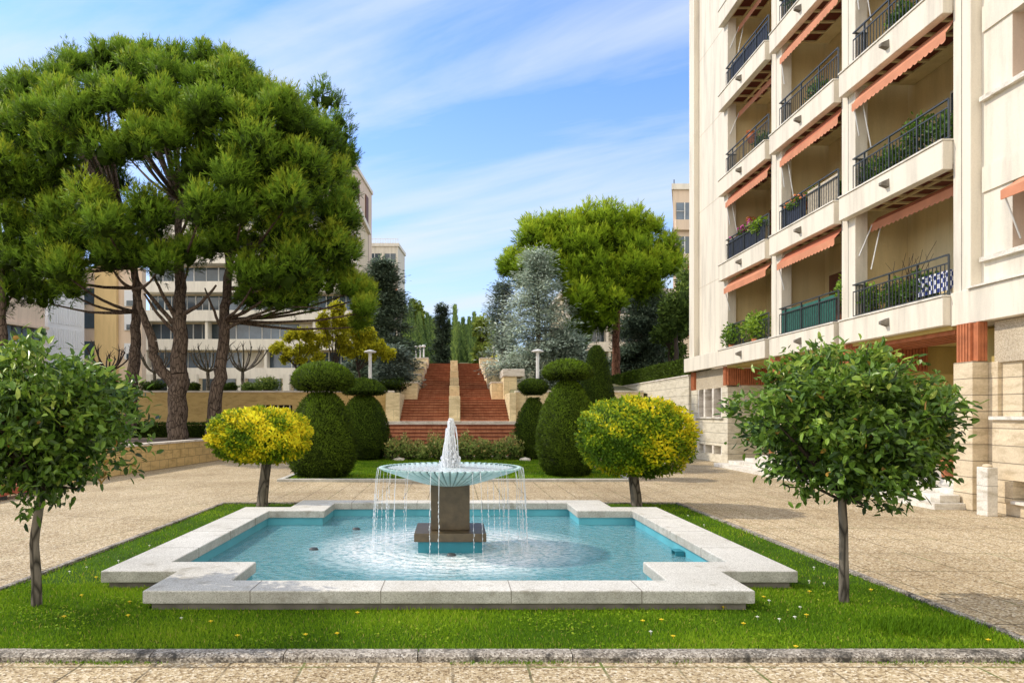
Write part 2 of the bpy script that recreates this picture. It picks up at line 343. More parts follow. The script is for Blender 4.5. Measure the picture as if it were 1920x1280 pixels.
def m_spray(name,alpha):
    t=NT(name); d=t.add('ShaderNodeBsdfDiffuse'); d.inputs[0].default_value=(.93,.95,.97,1); tl=t.add('ShaderNodeBsdfTranslucent'); tl.inputs[0].default_value=(.93,.95,.97,1)
    a=t.add('ShaderNodeMixShader'); a.inputs[0].default_value=.45; t.ln(d.outputs[0],a.inputs[1]); t.ln(tl.outputs[0],a.inputs[2])
    g=t.add('ShaderNodeBsdfGlossy'); g.inputs['Roughness'].default_value=.08; b=t.add('ShaderNodeMixShader'); b.inputs[0].default_value=.18; t.ln(a.outputs[0],b.inputs[1]); t.ln(g.outputs[0],b.inputs[2])
    tr=t.add('ShaderNodeBsdfTransparent'); m=t.add('ShaderNodeMixShader'); m.inputs[0].default_value=alpha; t.ln(tr.outputs[0],m.inputs[1]); t.ln(b.outputs[0],m.inputs[2])
    return t.done(m.outputs[0])
M['spray']=m_spray('white_spray',.85); M['stream']=m_spray('thin_water',.5)
def m_steps():
    t=NT('red_brick_steps'); p=t.pos(); x,y,z=t.xyz(p); n=t.noise(p,3,6,.6); f=t.noise(p,26,3)
    c=t.ramp(n,[(.3,(.46,.165,.085)),(.55,(.62,.265,.14)),(.75,(.72,.36,.20))])
    c=t.mix(.3,c,t.ramp(f,[(.35,(.5,.45,.4)),(.65,(1,1,1))]),'MULTIPLY')
    j=t.math('LESS_THAN',t.math('FRACT',t.math('MULTIPLY',x,4)),.05); c=t.mix(t.math('MULTIPLY',j,.5),c,(.12,.04,.02))
    return t.done(t.bsdf(c,.85,.2,t.bump(f,.3,.01)))
M['steps']=m_steps(); M['nosing']=mat_plain('shadow_brown_nosing',(.20,.062,.032),.85,.35,3)  # dark nosing colour paints the shadow line at each step
# ================================================================ SETTING
XF=9.6
struct('ground',Acc().box((-500,-60,-.6),(500,900,-.004-.1)).box((-40,-12,-.3),(40,36,-.2)),M['soil'])
# plaza paving with a hole for the pool basin
PX=FX; OW,OA,IW,IA=2.70,3.46,2.04,2.93; Y0,Y1,Y2,Y3=6.34,7.14,12.10,13.08; J0,J1,J2,J3=6.75,7.60,11.62,12.66
a=Acc()
def sheet(a,x0,x1,y0,y1,z): a.raw([(x0,y0,z),(x1,y0,z),(x1,y1,z),(x0,y1,z)],[(0,1,2,3)])
sheet(a,-40,40,-12,J0-.2,0); sheet(a,-40,40,J3+.1,33,0); sheet(a,-40,PX-OA+.1,J0-.2,J3+.1,0); sheet(a,PX+OA-.1,40,J0-.2,J3+.1,0)
struct('paving',a,M['paving'])
def lawn(name,x0,x1,y0,y1,hole=False):
    a=Acc(); z=.018
    if hole:
        sheet(a,x0,x1,y0,Y0+.1,z); sheet(a,x0,x1,Y3-.1,y1,z); sheet(a,x0,PX-OW+.08,Y0+.1,Y1+.1,z); sheet(a,PX+OW-.08,x1,Y0+.1,Y1+.1,z)
        sheet(a,x0,PX-OA+.08,Y1+.1,Y2-.1,z); sheet(a,PX+OA-.08,x1,Y1+.1,Y2-.1,z); sheet(a,x0,PX-OW+.08,Y2-.1,Y3-.1,z); sheet(a,PX+OW-.08,x1,Y2-.1,Y3-.1,z)
    else: sheet(a,x0,x1,y0,y1,z)
    return struct(name,a,M['lawn'])
LX0,LX1,LY0,LY1=-4.42,4.32,5.25,13.95
lawn('lawn',LX0,LX1,LY0,LY1,True); lawn('lawn',-4.45,4.6,18.9,29.6)
# rounded granite kerb stones along the front and thin kerbs on the other sides
a=Acc(); x=-6.0
while x<6.2:
    w=random.uniform(.9,1.15); pr=[(5.25,0),(5.25,.035),(5.23,.052),(5.13,.054),(5.095,.035),(5.085,-.05)]
    a.prism([(p[0]+random.uniform(-.006,.006),p[1]) for p in pr],x+.004,x+w-.004,0); x+=w
struct('front_kerb',a,M['granite_dark'],bevel=.012)
a=Acc(); a.box((LX0-.07,5.25,-.05),(LX0,14.02,.05)).box((LX1,5.25,-.05),(LX1+.07,14.02,.05)).box((LX0,LY1,-.05),(LX1,LY1+.07,.05)); struct('side_kerb',a,M['granite_dark'],bevel=.008)
a=Acc(); a.box((-4.6,18.75,-.05),(4.75,18.9,.075)).box((-4.6,18.9,-.05),(-4.45,29.6,.07)).box((4.6,18.9,-.05),(4.75,29.6,.07)); struct('back_kerb',a,M['granite'],bevel=.01)
# grass blades
def grass(name,n,x0,x1,y0,y1,h,w,label,hole=None):
    P=np.stack([rng.uniform(x0,x1,n),rng.uniform(y0,y1,n),np.full(n,.014)],1)
    if hole is not None: P=P[~hole(P)]
    n=len(P); pt=np.sin(P[:,0]*2.1+1.3*np.sin(P[:,1]*1.7))*np.cos(P[:,1]*2.6+P[:,0])+rng.normal(0,.35,n)
    D=unit(np.stack([rng.normal(0,.45,n),rng.normal(0,.45,n),np.ones(n)],1)); L=h*rng.uniform(.55,1.25,n)*(1+.25*pt.clip(-1,1.5))
    N=unit(np.stack([rng.normal(0,1,n),rng.normal(0,1,n)-.3,rng.uniform(.2,.8,n)],1))
    a=Acc(); a.leaves(P,D,L,w,np.where(rng.random(n)<.025,1,np.clip(.46+.27*pt+rng.normal(0,.15,n),0,.93)),N,'needle')
    o=struct(name,a,M['grass'],'stuff',label,attrs=True); return o
def inpool(P):
    x=np.abs(P[:,0]-PX); y=P[:,1]; return ((x<OW-.02)&(y>Y0+.02)&(y<Y3-.02))|((x<OA-.02)&(y>Y1+.02)&(y<Y2-.02))
grass('grass',150000,LX0,LX1,5.25,7.3,.040,.0052,'short green grass at the front of the pool lawn',inpool)
grass('grass',60000,LX0,LX1,7.3,LY1,.040,.008,'short green grass beside the pool rim',inpool)
grass('grass',70000,-4.4,4.55,18.95,29,.06,.014,'bright mown grass behind the fountain')
a=Acc(); n=15000; P=np.stack([rng.uniform(LX0,LX1,n),rng.uniform(5.25,7.4,n),rng.uniform(.022,.045,n)],1); P=P[~inpool(P)]; q=np.sin(P[:,0]*3.1+np.sin(P[:,1]*4))*np.sin(P[:,1]*5.3+P[:,0]*1.7)+rng.normal(0,.4,len(P)); P=P[q>.45]; n=len(P)
a.leaves(P,unit(np.stack([rng.normal(0,1,n),rng.normal(0,1,n),rng.normal(.1,.3,n)],1)),.022*rng.uniform(.6,1.4,n),.017,np.clip(rng.normal(.72,.16,n),0,.95),unit(np.stack([rng.normal(0,.35,n),rng.normal(0,.35,n),np.ones(n)],1)))
struct('clover',a,M['grass'],'stuff','patches of small clover leaves in the front lawn',attrs=True)
a=Acc(); n=5200; xx=rng.uniform(-5.6,5.6,n); keepm=(np.sin(xx*1.9+.6)+.7*np.sin(xx*4.7)+rng.normal(0,.5,n))>.75; xx=xx[keepm]; n=len(xx); P=np.stack([xx,5.075-np.abs(rng.normal(0,.022,n)),np.zeros(n)],1)
a.leaves(P,unit(np.stack([rng.normal(0,.5,n),rng.normal(-.25,.35,n),np.ones(n)],1)),.026*rng.uniform(.5,1.5,n),.006,np.clip(rng.normal(.4,.2,n),0,1),unit(rng.normal(0,1,(n,3))),'needle')
struct('weeds',a,M['grass'],'stuff','short weeds and moss along the foot of the front kerb',attrs=True)
# tuft of longer grass at right front
a=Acc(); n=2600; P=np.stack([rng.normal(4.0-.25,.22,n),rng.normal(5.75,.12,n),np.full(n,.03)],1); P=P[(P[:,0]<4.25)&(P[:,1]>5.3)]; n=len(P)
a.leaves(P,unit(np.stack([rng.normal(.1,.4,n),rng.normal(-.1,.4,n),np.ones(n)],1)),.085*rng.uniform(.6,1.3,n),.006,np.clip(rng.normal(.25,.15,n),0,1),unit(rng.normal(0,1,(n,3))),'needle')
tag(part('grass_tuft',a,M['grass'],origin=(3.75,5.85,.03),attrs=True),'dark tuft of long grass in the lawn below the right small tree','grass tuft')
# dandelions and daisies
def flower(nm,x,y,mat,r,label,grp,cat):
    a=Acc(); a.tube([(x,y,.0),(x+.004,y,.038)],.003,5); 
    ang=np.arange(9)*2*math.pi/9
    for q in ang: a.raw([(x,y,.041),(x+math.cos(q-.3)*r,y+math.sin(q-.3)*r,.049),(x+math.cos(q)*r*1.15,y+math.sin(q)*r*1.15,.047),(x+math.cos(q+.3)*r,y+math.sin(q+.3)*r,.049)],[(0,1,2,3)])
    a.blob((x,y,.045),(r*.45,r*.45,.012),1)
    tag(part(nm,a,mat,origin=(x,y,.03)),label,cat,grp)
dl=[(345,1123),(120,1147),(153,1108),(240,1145),(243,1120),(395,1156),(445,1182),(573,1180),(632,1178),(670,1140),(1205,1155),(1240,1153),(1394,1160),(1432,1111),(1356,1130),(1518,1101),(1633,1098),(1760,1165),(1512,1144),(1492,1202),(1853,1190),(1262,1183),(180,1075)]
for px,py in dl:
    Y=F*(EYE-.08)/(py-HY); flower('dandelion',gx(px,Y),Y,M['petal'],.017,'yellow dandelion flower in the grass around the pool','dandelions in the lawn','flower')
dw=[(130,1065),(162,1057),(222,1045),(280,1017),(290,1030),(375,990),(380,985),(460,1113),(340,1150),(1320,979),(1290,962),(1545,1086),(1517,1082),(1442,1118),(1500,1130),(1461,1152),(1420,1148),(1220,1175),(1526,1057),(1490,1148)]
for px,py in dw:
    Y=F*(EYE-.08)/(py-HY); flower('daisy',gx(px,Y),Y,M['petal_w'],.013,'small white daisy in the grass around the pool','daisies in the lawn','flower')
# ================================================================ POOL AND FOUNTAIN
outer=[(PX-OW,Y0),(PX+OW,Y0),(PX+OW,Y1),(PX+OA,Y1),(PX+OA,Y2),(PX+OW,Y2),(PX+OW,Y3),(PX-OW,Y3),(PX-OW,Y2),(PX-OA,Y2),(PX-OA,Y1),(PX-OW,Y1)]
inner=[(PX-IW,J0),(PX+IW,J0),(PX+IW,J1),(PX+IA,J1),(PX+IA,J2),(PX+IW,J2),(PX+IW,J3),(PX-IW,J3),(PX-IW,J2),(PX-IA,J2),(PX-IA,J1),(PX-IW,J1)]
def ring(a,o,i,z0,z1):
    n=len(o); V=[(*p,z1) for p in o]+[(*p,z1) for p in i]+[(*p,z0) for p in o]+[(*p,z0) for p in i]; Fs=[]
    for k in range(n):
        m=(k+1)%n; Fs+=[(k,m,n+m,n+k),(2*n+m,2*n+k,3*n+k,3*n+m),(2*n+k,2*n+m,m,k),(n+k,n+m,3*n+m,3*n+k)]
    return a.raw(V,Fs)
def inset(pts,d):
    n=len(pts); out=[]
    for k in range(n):
        p0,p1,p2=map(np.array,(pts[k-1],pts[k],pts[(k+1)%n])); e1=unit(p1-p0); e2=unit(p2-p1); n1=np.array([-e1[1],e1[0]]); n2=np.array([-e2[1],e2[0]]); out.append(tuple(p1+(n1+n2)*d))
    return out
pool=thing('fountain_pool','cross shaped pool with pale granite rim and blue painted basin in the lawn','pool',(PX,FY,0))
part('coping',ring(Acc(),outer,inner,.085,.20),M['granite'],pool,bevel=.012)
for xx in (-1.75,-.6,.55,1.7):
    for ya,yb in ((Y0-.002,J0+.002),(J3-.002,Y3+.002)): part('coping_joint',Acc().box((PX+xx-.0035,ya,.0845),(PX+xx+.0035,yb,.2015)),M['render_grey'],pool)
for yy in (8.4,9.6,10.8):
    for sx_ in (-1,1): part('coping_joint',Acc().box((PX+sx_*(IA-.002),yy-.0035,.0845),(PX+sx_*(OA+.002),yy+.0035,.2015)),M['render_grey'],pool)
part('plinth_wall',ring(Acc(),inset(outer,.06),inset(inner,-.04),-.02,.083),M['render_grey'],pool)
a=Acc(); ring(a,inset(inner,-.10),inset(inner,-.035),-.55,.082); part('basin_wall',a,M['teal'],pool)
a=Acc(); a.raw([(*p,-.5) for p in inset(inner,-.06)],[tuple(range(12))]); part('basin_floor',a,M['teal'],pool)
WZ=-.035
a=Acc(); a.raw([(*p,WZ) for p in inset(inner,-.037)],[tuple(range(12))]); struct('pool_water',a,M['water'])
# skimmer box and nozzles in the water
sk=at(1272,1015,9.1); x=PX+IA-.02
a=Acc(); a.box((2.80,9.08,-.3),(2.91,9.10,.02)).box((2.80,9.24,-.3),(2.91,9.26,.02)).box((2.80,9.101,-.3),(2.82,9.239,-.04)).box((2.795,9.075,.021),(2.91,9.265,.03))
tag(part('skimmer_box',a,M['teal_dark'],origin=(2.78,9.2,-.1),bevel=.006),'dark teal skimmer box at the right inner wall of the pool','skimmer')
for px,py,lab in ((588,1030,'dark underwater nozzle in the left part of the pool'),(846,1041,'dark underwater nozzle in front of the fountain base'),(668,992,'dark underwater nozzle left of the fountain, farthest back')):
    Y=F*(EYE-WZ)/(py-HY); x=gx(px,Y); a=Acc(); a.lathe([(.0,.03),(.045,.028),(.06,.012),(.065,-.03),(.05,-.2),(.03,-.43)],(x,Y,WZ),14); tag(part('water_nozzle',a,M['iron'],smooth=True,origin=(x,Y,WZ-.43)),lab,'nozzle')
ft=thing('fountain','fluted pale green fountain bowl on a square brown pedestal with a white water jet','fountain',(FX,FY,-.5))
h=.255; part('pedestal',Acc().box((FX-h,FY-h,.232),(FX+h,FY+h,.83)),M['pedestal'],ft,bevel=.012)
part('collar',Acc().box((FX-.235,FY-.235,.222),(FX+.235,FY+.235,.26)),M['pedestal'],ft)
h=.465; part('base_slab',Acc().box((FX-h,FY-h,.115),(FX+h,FY+h,.225)),M['pedestal'],ft,bevel=.01)
h=.415; part('plinth',Acc().box((FX-h,FY-h,-.5),(FX+h,FY+h,.113)),M['teal_dark'],ft)
NFL=60
def flute(r,ang,i):
    d=np.abs(np.sin(ang*NFL/2)); k=min(1,max(0,(r-.25)/.5)); return r*(1-.11*k*(1-d**.6))
prof=[(.17,.80),(.26,.805),(.36,.83),(.50,.872),(.66,.925),(.80,.972),(.90,1.008),(.955,1.036),(.965,1.05),(.945,1.052),(.90,1.03),(.75,.985),(.5,.95),(.0,.94)]
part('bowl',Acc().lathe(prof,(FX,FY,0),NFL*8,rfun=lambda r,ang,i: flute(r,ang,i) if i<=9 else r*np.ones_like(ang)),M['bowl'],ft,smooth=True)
def m_bw():
    t=NT('frothy_bowl_water'); p=t.pos(); n=t.noise(p,26,5,.65,.6); c=t.ramp(n,[(.38,(.34,.52,.53)),(.56,(.86,.9,.92))]); return t.done(t.bsdf(c,.12,.6,t.bump(n,.8,.03)))
part('bowl_water',Acc().lathe([(.925,1.034),(.6,1.036),(.3,1.042),(0,1.045)],(FX,FY,0),64),m_bw(),ft,smooth=True)
# jet: many water threads and drops thrown up and falling back
a=Acc()
def drop(a,c,r,l,d=(0,0,1)):
    V,Fs=ico(1); d=unit(np.array(d,float)); t=unit(np.cross(d,[.3,.5,.2])); b=np.cross(d,t); R=np.stack([t*r,b*r,d*l]); a.raw(V@R+np.asarray(c),Fs)
for i in range(34):
    th=rng.uniform(0,2*math.pi); top=rng.uniform(.60,.66) if i<14 else rng.uniform(.2,.6); sp=rng.uniform(.03,.06) if i<14 else rng.uniform(.05,.16)
    pts=[]
    for q in np.linspace(0,1,16):
        z=1.04+top*4*q*(1-q)*(1 if q<.5 else 1); rr=sp*(q**1.2)*1.15+.006; pts.append((FX+math.cos(th+q*.3)*rr+rng.normal(0,.003),FY+math.sin(th+q*.3)*rr+rng.normal(0,.003),z))
    pts=np.array(pts); a.tube(pts,np.linspace(.016,.006,16)*rng.uniform(.7,1.4,16),6)
for i in range(620):
    q=rng.uniform(0,1)**.7; z=1.05+.62*(1-q); rr=(.012+.165*q**1.5)*math.sqrt(rng.uniform(.1,1)); th=rng.uniform(0,2*math.pi); r=rng.uniform(.005,.015)
    drop(a,(FX+math.cos(th)*rr,FY+math.sin(th)*rr,z),r,r*rng.uniform(1,2.6))
for i in range(150):
    z=rng.uniform(1.45,1.69); rr=.034*(1.0-.4*(z-1.45)/.24)*rng.uniform(.2,1); th=rng.uniform(0,6.28); r=rng.uniform(.012,.022); drop(a,(FX+math.cos(th)*rr,FY+math.sin(th)*rr,z),r,r*1.3)
part('water_jet',a,M['spray'],ft,smooth=True)
def stream(th,dens,z1=WZ):
    a=Acc(); r0=.968; v0=rng.uniform(.10,.22); pts=[]
    T=math.sqrt(2*(1.045-z1)/9.81)
    if True:
        for q in np.linspace(0,1,13):
            tt=q*T*.995; pts.append((FX+math.cos(th)*(r0+v0*tt),FY+math.sin(th)*(r0+v0*tt),1.045-.5*9.81*tt*tt))
        a.tube(pts,np.linspace(.0058,.0016,13)*rng.uniform(.6,1.25,13)*(1 if dens>.5 else .7),5)
    for q in np.arange(.58,1,.028):
        tt=(q+rng.uniform(-.01,.01))*T; r=rng.uniform(.0035,.0075); drop(a,(FX+math.cos(th)*(r0+v0*tt)+rng.normal(0,.004),FY+math.sin(th)*(r0+v0*tt)+rng.normal(0,.004),1.045-.5*9.81*tt*tt),r,r*rng.uniform(2,4.5))
    for _ in range(9):
        r=rng.uniform(.004,.008); e=rng.uniform(0,.05); ph=rng.uniform(0,6.28); drop(a,(FX+math.cos(th)*(r0+v0*T)+math.cos(ph)*e,FY+math.sin(th)*(r0+v0*T)+math.sin(ph)*e,z1+rng.uniform(.0,.05)),r,r)
    part('water_stream',a,M['stream'],ft,smooth=True)
step=2*math.pi/NFL
for k in range(NFL):
    th=(k+.5)*step+.02; side=math.cos(th); 
    pr=.85 if side>.72 else (.5 if side>.2 else (.3 if side>-.6 else .42))
    if abs(side)<.28 and math.sin(th)<0: pr=.35
    if random.random()<pr: stream(th,random.random()+ (.25 if side>.6 else 0))
# ================================================================ SMALL TREES ROUND THE POOL
def rand_dir(n): return unit(rng.normal(0,1,(n,3)))
def standard_tree(label,base,top_z,bot_z,rx,trunk_r,lean,nleaf,seed,asym=(0,0)):
    global rng; keep=rng; rng=np.random.default_rng(seed)
    x,y=base; t=thing('small_tree',label,'tree',(x,y,0),'small round headed trees at the front of the lawn')
    cz=(top_z+bot_z)/2; rz=(top_z-bot_z)/2; fk=bot_z+.18
    tp=[(x,y,-.05),(x+lean[0]*.1,y,.25),(x+lean[1],y,.62),(x+lean[2],y,fk)]
    q=np.linspace(0,1,14); tp=np.array(tp); P=np.stack([np.interp(q,[0,.3,.65,1],tp[:,i]) for i in range(3)],1); P[1:-1]=(P[:-2]+P[1:-1]*2+P[2:])/4
    a=Acc(); a.tube(P,np.interp(q,[0,.07,1],[trunk_r*1.35,trunk_r*1.05,trunk_r*.85]),12,wob=.05)
    tips=[]; c=np.array([x+asym[0],y,cz])
    o=P[-1]
    br=Acc()
    for i in range(46):
        d=rand_dir(1)[0]; d[2]=d[2]*.8+.1; e=c+unit(d)*np.array([rx,rx*.95,rz])*rng.uniform(.55,.93)
        s0=P[-1-int(rng.integers(0,2))]; m=(s0+e)/2+rng.normal(0,.06,3)+np.array([0,0,.05 if e[2]>cz else -.03])
        qq=np.linspace(0,1,7)[:,None]; cur=(1-qq)**2*s0+2*qq*(1-qq)*m+qq**2*e; br.tube(cur,np.linspace(trunk_r*.34,.004,7),5); tips.append(cur)
    for i in range(8):                                              # stray shoots past the outline
        d=rand_dir(1)[0]; d[2]=abs(d[2])*.7; e=c+unit(d)*np.array([rx,rx,rz])*rng.uniform(1.05,1.2); s0=c+unit(d)*np.array([rx,rx,rz])*.6; qq=np.linspace(0,1,6)[:,None]; cur=s0+(e-s0)*qq+rng.normal(0,.01,(6,3)); br.tube(cur,np.linspace(.008,.003,6),5); tips.append(cur)
    part('trunk',a,M['bark_grey'],t,smooth=True); part('branches',br,M['twig'],t,smooth=True)
    # leaves: clusters spread through the crown volume with an uneven outline
    ncl=520; d=rand_dir(ncl); rad=rng.uniform(.0,1,ncl)**.33
    bumps=1+.13*np.sin(d[:,0]*5+seed)*np.cos(d[:,2]*6+seed*2)+.10*np.sin(d[:,1]*9+d[:,2]*7)
    low=np.where(d[:,2]<-.25,rng.uniform(.55,1.05,ncl),1)
    cl=c+d*np.array([rx,rx*.95,rz])*(rad*bumps*low)[:,None]
    k=nleaf//ncl; out=unit((cl-c)/np.array([rx,rx,rz]))
    Pc=np.repeat(cl,k,0)+rng.normal(0,.058,(ncl*k,3)); O=np.repeat(out,k,0)
    for cur in tips[-8:]:
        qq=rng.uniform(.3,1,26); idx=(qq*5).astype(int); Pc=np.concatenate([Pc,cur[idx]+rng.normal(0,.012,(26,3))]); O=np.concatenate([O,np.tile(unit(cur[-1]-c),(26,1))])
    n=len(Pc); D=unit(O*.5+rng.normal(0,.62,(n,3))+np.array([0,0,-.08])); N=unit(O*.35+np.array([0,0,.75])+rng.normal(0,.5,(n,3)))
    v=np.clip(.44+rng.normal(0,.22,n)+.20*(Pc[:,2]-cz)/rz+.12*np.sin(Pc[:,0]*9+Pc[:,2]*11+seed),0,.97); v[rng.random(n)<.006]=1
    cr=Acc(); cr.leaves(Pc,D,.105*rng.beta(3,2.2,n)+.018,rng.uniform(.026,.050,n),v,N)
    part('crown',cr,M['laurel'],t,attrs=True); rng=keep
standard_tree('small green tree with pale shoots at the left end of the lawn',(-3.76,6.5),2.38,.93,.86,.043,(-.02,-.03,.06),13000,11,(-.02,0))
standard_tree('small green tree with a straight trunk at the right end of the lawn',(3.59,6.62),2.34,.88,.88,.042,(0,.0,-.02),15500,12,(.0,0))
def golden_tree(label,base,cz,rx,rz,cx,lean,seed,bright):
    global rng; keep=rng; rng=np.random.default_rng(seed); x,y=base
    t=thing('golden_tree',label,'tree',(x,y,0),'round golden trees behind the pool'); top=cz-rz*.55
    a=Acc(); q=np.linspace(0,1,10); P=np.stack([x+lean*q**1.3,np.full(10,y),-.05+(top+.05)*q],1); a.tube(P,np.interp(q,[0,.1,1],[.135,.105,.085]),12,wob=.05)
    for i in range(9):
        th=i*.7; e=np.array([x+cx+math.cos(th)*rx*.7,y+math.sin(th)*rx*.7,cz-.1+rng.uniform(-.2,.2)]); s0=P[-1-(i%2)]; qq=np.linspace(0,1,6)[:,None]; a.tube(s0+(e-s0)*qq+np.array([0,0,.12])*np.sin(qq*math.pi),np.linspace(.05,.012,6),6)
    part('trunk',a,M['bark_grey'],t,smooth=True)
    c=np.array([x+cx,y,cz]); R=np.array([rx,rx*.95,rz]); n=15000; d=rand_dir(n)
    sq=1/np.maximum((np.abs(d)**2.6).sum(1)**(1/2.6),.1)             # slightly squared-off clipped head
    bump=1+.045*np.sin(d[:,0]*9+seed)*np.sin(d[:,2]*11)+.04*np.sin(d[:,1]*14+d[:,0]*5)+.03*np.sin(d[:,0]*17)*np.sin(d[:,2]*19+seed)
    P=c+d*R*(sq*bump*rng.uniform(.86,1.0,n))[:,None]
    N=unit(d/R); D=unit(N*.55+rng.normal(0,.55,(n,3))+[0,0,.2])
    pt=np.sin(d[:,0]*4.3+seed*1.7)*np.sin(d[:,2]*5.1+seed)+.6*np.sin(d[:,1]*6+d[:,0]*7+seed)+.5*np.sin(d[:,0]*13+d[:,2]*11)
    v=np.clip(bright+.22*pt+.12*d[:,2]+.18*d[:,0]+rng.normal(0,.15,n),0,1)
    cr=Acc(); cr.blob(c,R*.84,4,.12,.04); cr.leaves(P,D,rng.uniform(.045,.085,n)*np.where(rng.random(n)<.012,2.0,1),rng.uniform(.026,.042,n),v,N)
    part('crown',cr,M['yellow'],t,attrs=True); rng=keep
golden_tree('golden leaved ball tree with a short trunk behind the left pool corner',(-3.62,13.62),1.36,.90,.50,-.03,.12,5,.50)
golden_tree('larger golden and green ball tree behind the right pool corner',(3.47,13.6),1.33,1.05,.72,-.02,-.13,6,.36)
# ================================================================ TOPIARIES
def topiary(label,c,prof,n,seed,v0=.45,group='clipped topiaries on the back lawn',dirty=True,split=None):
    """prof: list of (radius, z); leaves laid over the clipped surface"""
    global rng; keep=rng; rng=np.random.default_rng(seed); x,y,z0=c; t=thing('topiary',label,'topiary',(x,y,z0),group)
    def piece(name,prof):
        pr=np.array(prof); rr=pr[:,0]; zz=pr[:,1]; a=Acc()
        a.lathe([(max(r*.95-.015,.0),z) for r,z in prof],(x,y,z0),40,.08)
        ds=np.hypot(np.diff(rr),np.diff(zz)); w=ds*(rr[:-1]+rr[1:])/2; m=int(n*w.sum()/5.0)
        i=rng.choice(len(w),m,p=w/w.sum()); f=rng.random(m); r=rr[i]+(rr[i+1]-rr[i])*f; z=zz[i]+(zz[i+1]-zz[i])*f
        th=rng.uniform(0,2*math.pi,m); nr=np.diff(zz)[i]/ds[i]; nz=-np.diff(rr)[i]/ds[i]
        N=unit(np.stack([np.cos(th)*nr,np.sin(th)*nr,nz],1))
        b=1+.022*np.sin(th*5+z*4+seed)+.02*np.sin(th*9-z*7)+.016*np.sin(th*21+z*17)+rng.normal(0,.012,m); 
        P=np.stack([x+np.cos(th)*r*b,y+np.sin(th)*r*b,z0+z],1)-N*rng.uniform(0,.05,m)[:,None]
        D=unit(N*.7+rng.normal(0,.5,(m,3))+[0,0,.35]); patch=.5*np.sin(th*3+z*2.3+seed)+.5*np.sin(th*7+z*5)
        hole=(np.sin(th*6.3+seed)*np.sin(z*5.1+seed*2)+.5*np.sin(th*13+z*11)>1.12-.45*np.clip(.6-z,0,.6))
        v=np.clip(v0+.13*patch+rng.normal(0,.15,m)+.10*N[:,2]+.22*np.clip(N[:,2],0,1),0,1)  # leaf tone raised on upward faces, painting light on the clipped tops
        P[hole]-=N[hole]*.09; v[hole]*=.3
        a.leaves(P,D,rng.uniform(.05,.10,m)*np.where(rng.random(m)<.015,2.0,1),rng.uniform(.018,.032,m),v,unit(N+rng.normal(0,.25,(m,3))),'needle')
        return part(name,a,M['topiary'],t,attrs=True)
    if split is None: piece('body',prof)
    else: piece('body',prof[:split]); piece('cap',prof[split:])
    part('trunk',Acc().tube([(x,y,z0-.1),(x,y,z0+.4)],.08,8),M['bark'],t); rng=keep
topiary('tall mushroom topiary with a wide flat cap, left of the fountain at the lawn corner',(-3.62,19.9,0),[(.3,.02),(.62,.04),(.80,.25),(.91,.55),(.925,.8),(.88,1.15),(.80,1.5),(.68,1.85),(.52,2.12),(.36,2.28),(.22,2.36),(.34,2.42),(.66,2.45),(.80,2.55),(.845,2.68),(.80,2.83),(.66,2.99),(.45,3.11),(.2,3.17),(0,3.18)],60000,21,.45,split=11)
topiary('mushroom topiary with a tilted cap, behind the taller one left of the steps',(-3.42,27.5,0),[(.3,.02),(.7,.1),(.95,.5),(1.0,.85),(.93,1.3),(.78,1.8),(.58,2.2),(.36,2.40),(.22,2.48),(.36,2.52),(.74,2.54),(.84,2.62),(.78,2.78),(.58,2.96),(.3,3.08),(0,3.12)],42000,22,.34,split=9)
topiary('tall topiary with a small cap on sloping shoulders, beside the right golden tree',(3.22,20.3,0),[(.3,.03),(.55,.08),(.74,.35),(.84,.7),(.86,1.0),(.83,1.35),(.74,1.75),(.60,2.1),(.44,2.42),(.28,2.62),(.20,2.70),(.30,2.75),(.60,2.78),(.70,2.88),(.67,3.0),(.54,3.13),(.34,3.23),(.15,3.28),(0,3.28)],60000,23,.47,split=11)
topiary('small topiary with a flat cap on a narrow neck, right of the rose bushes',(3.08,27.8,0),[(.2,.02),(.5,.1),(.66,.5),(.70,.9),(.66,1.35),(.52,1.8),(.36,2.1),(.25,2.25),(.22,2.4),(.30,2.5),(.48,2.62),(.57,2.76),(.54,2.9),(.42,3.02),(.2,3.1),(0,3.11)],42000,24,.36,split=9)
topiary('plain dark cone topiary behind the capped one, in front of the hedge wall',(6.0,30.2,0),[(.3,0),(.75,.1),(.9,.5),(.88,1.2),(.8,2),(.70,2.7),(.55,3.4),(.42,4.0),(.28,4.45),(.12,4.62),(0,4.65)],40000,25,.30,None)
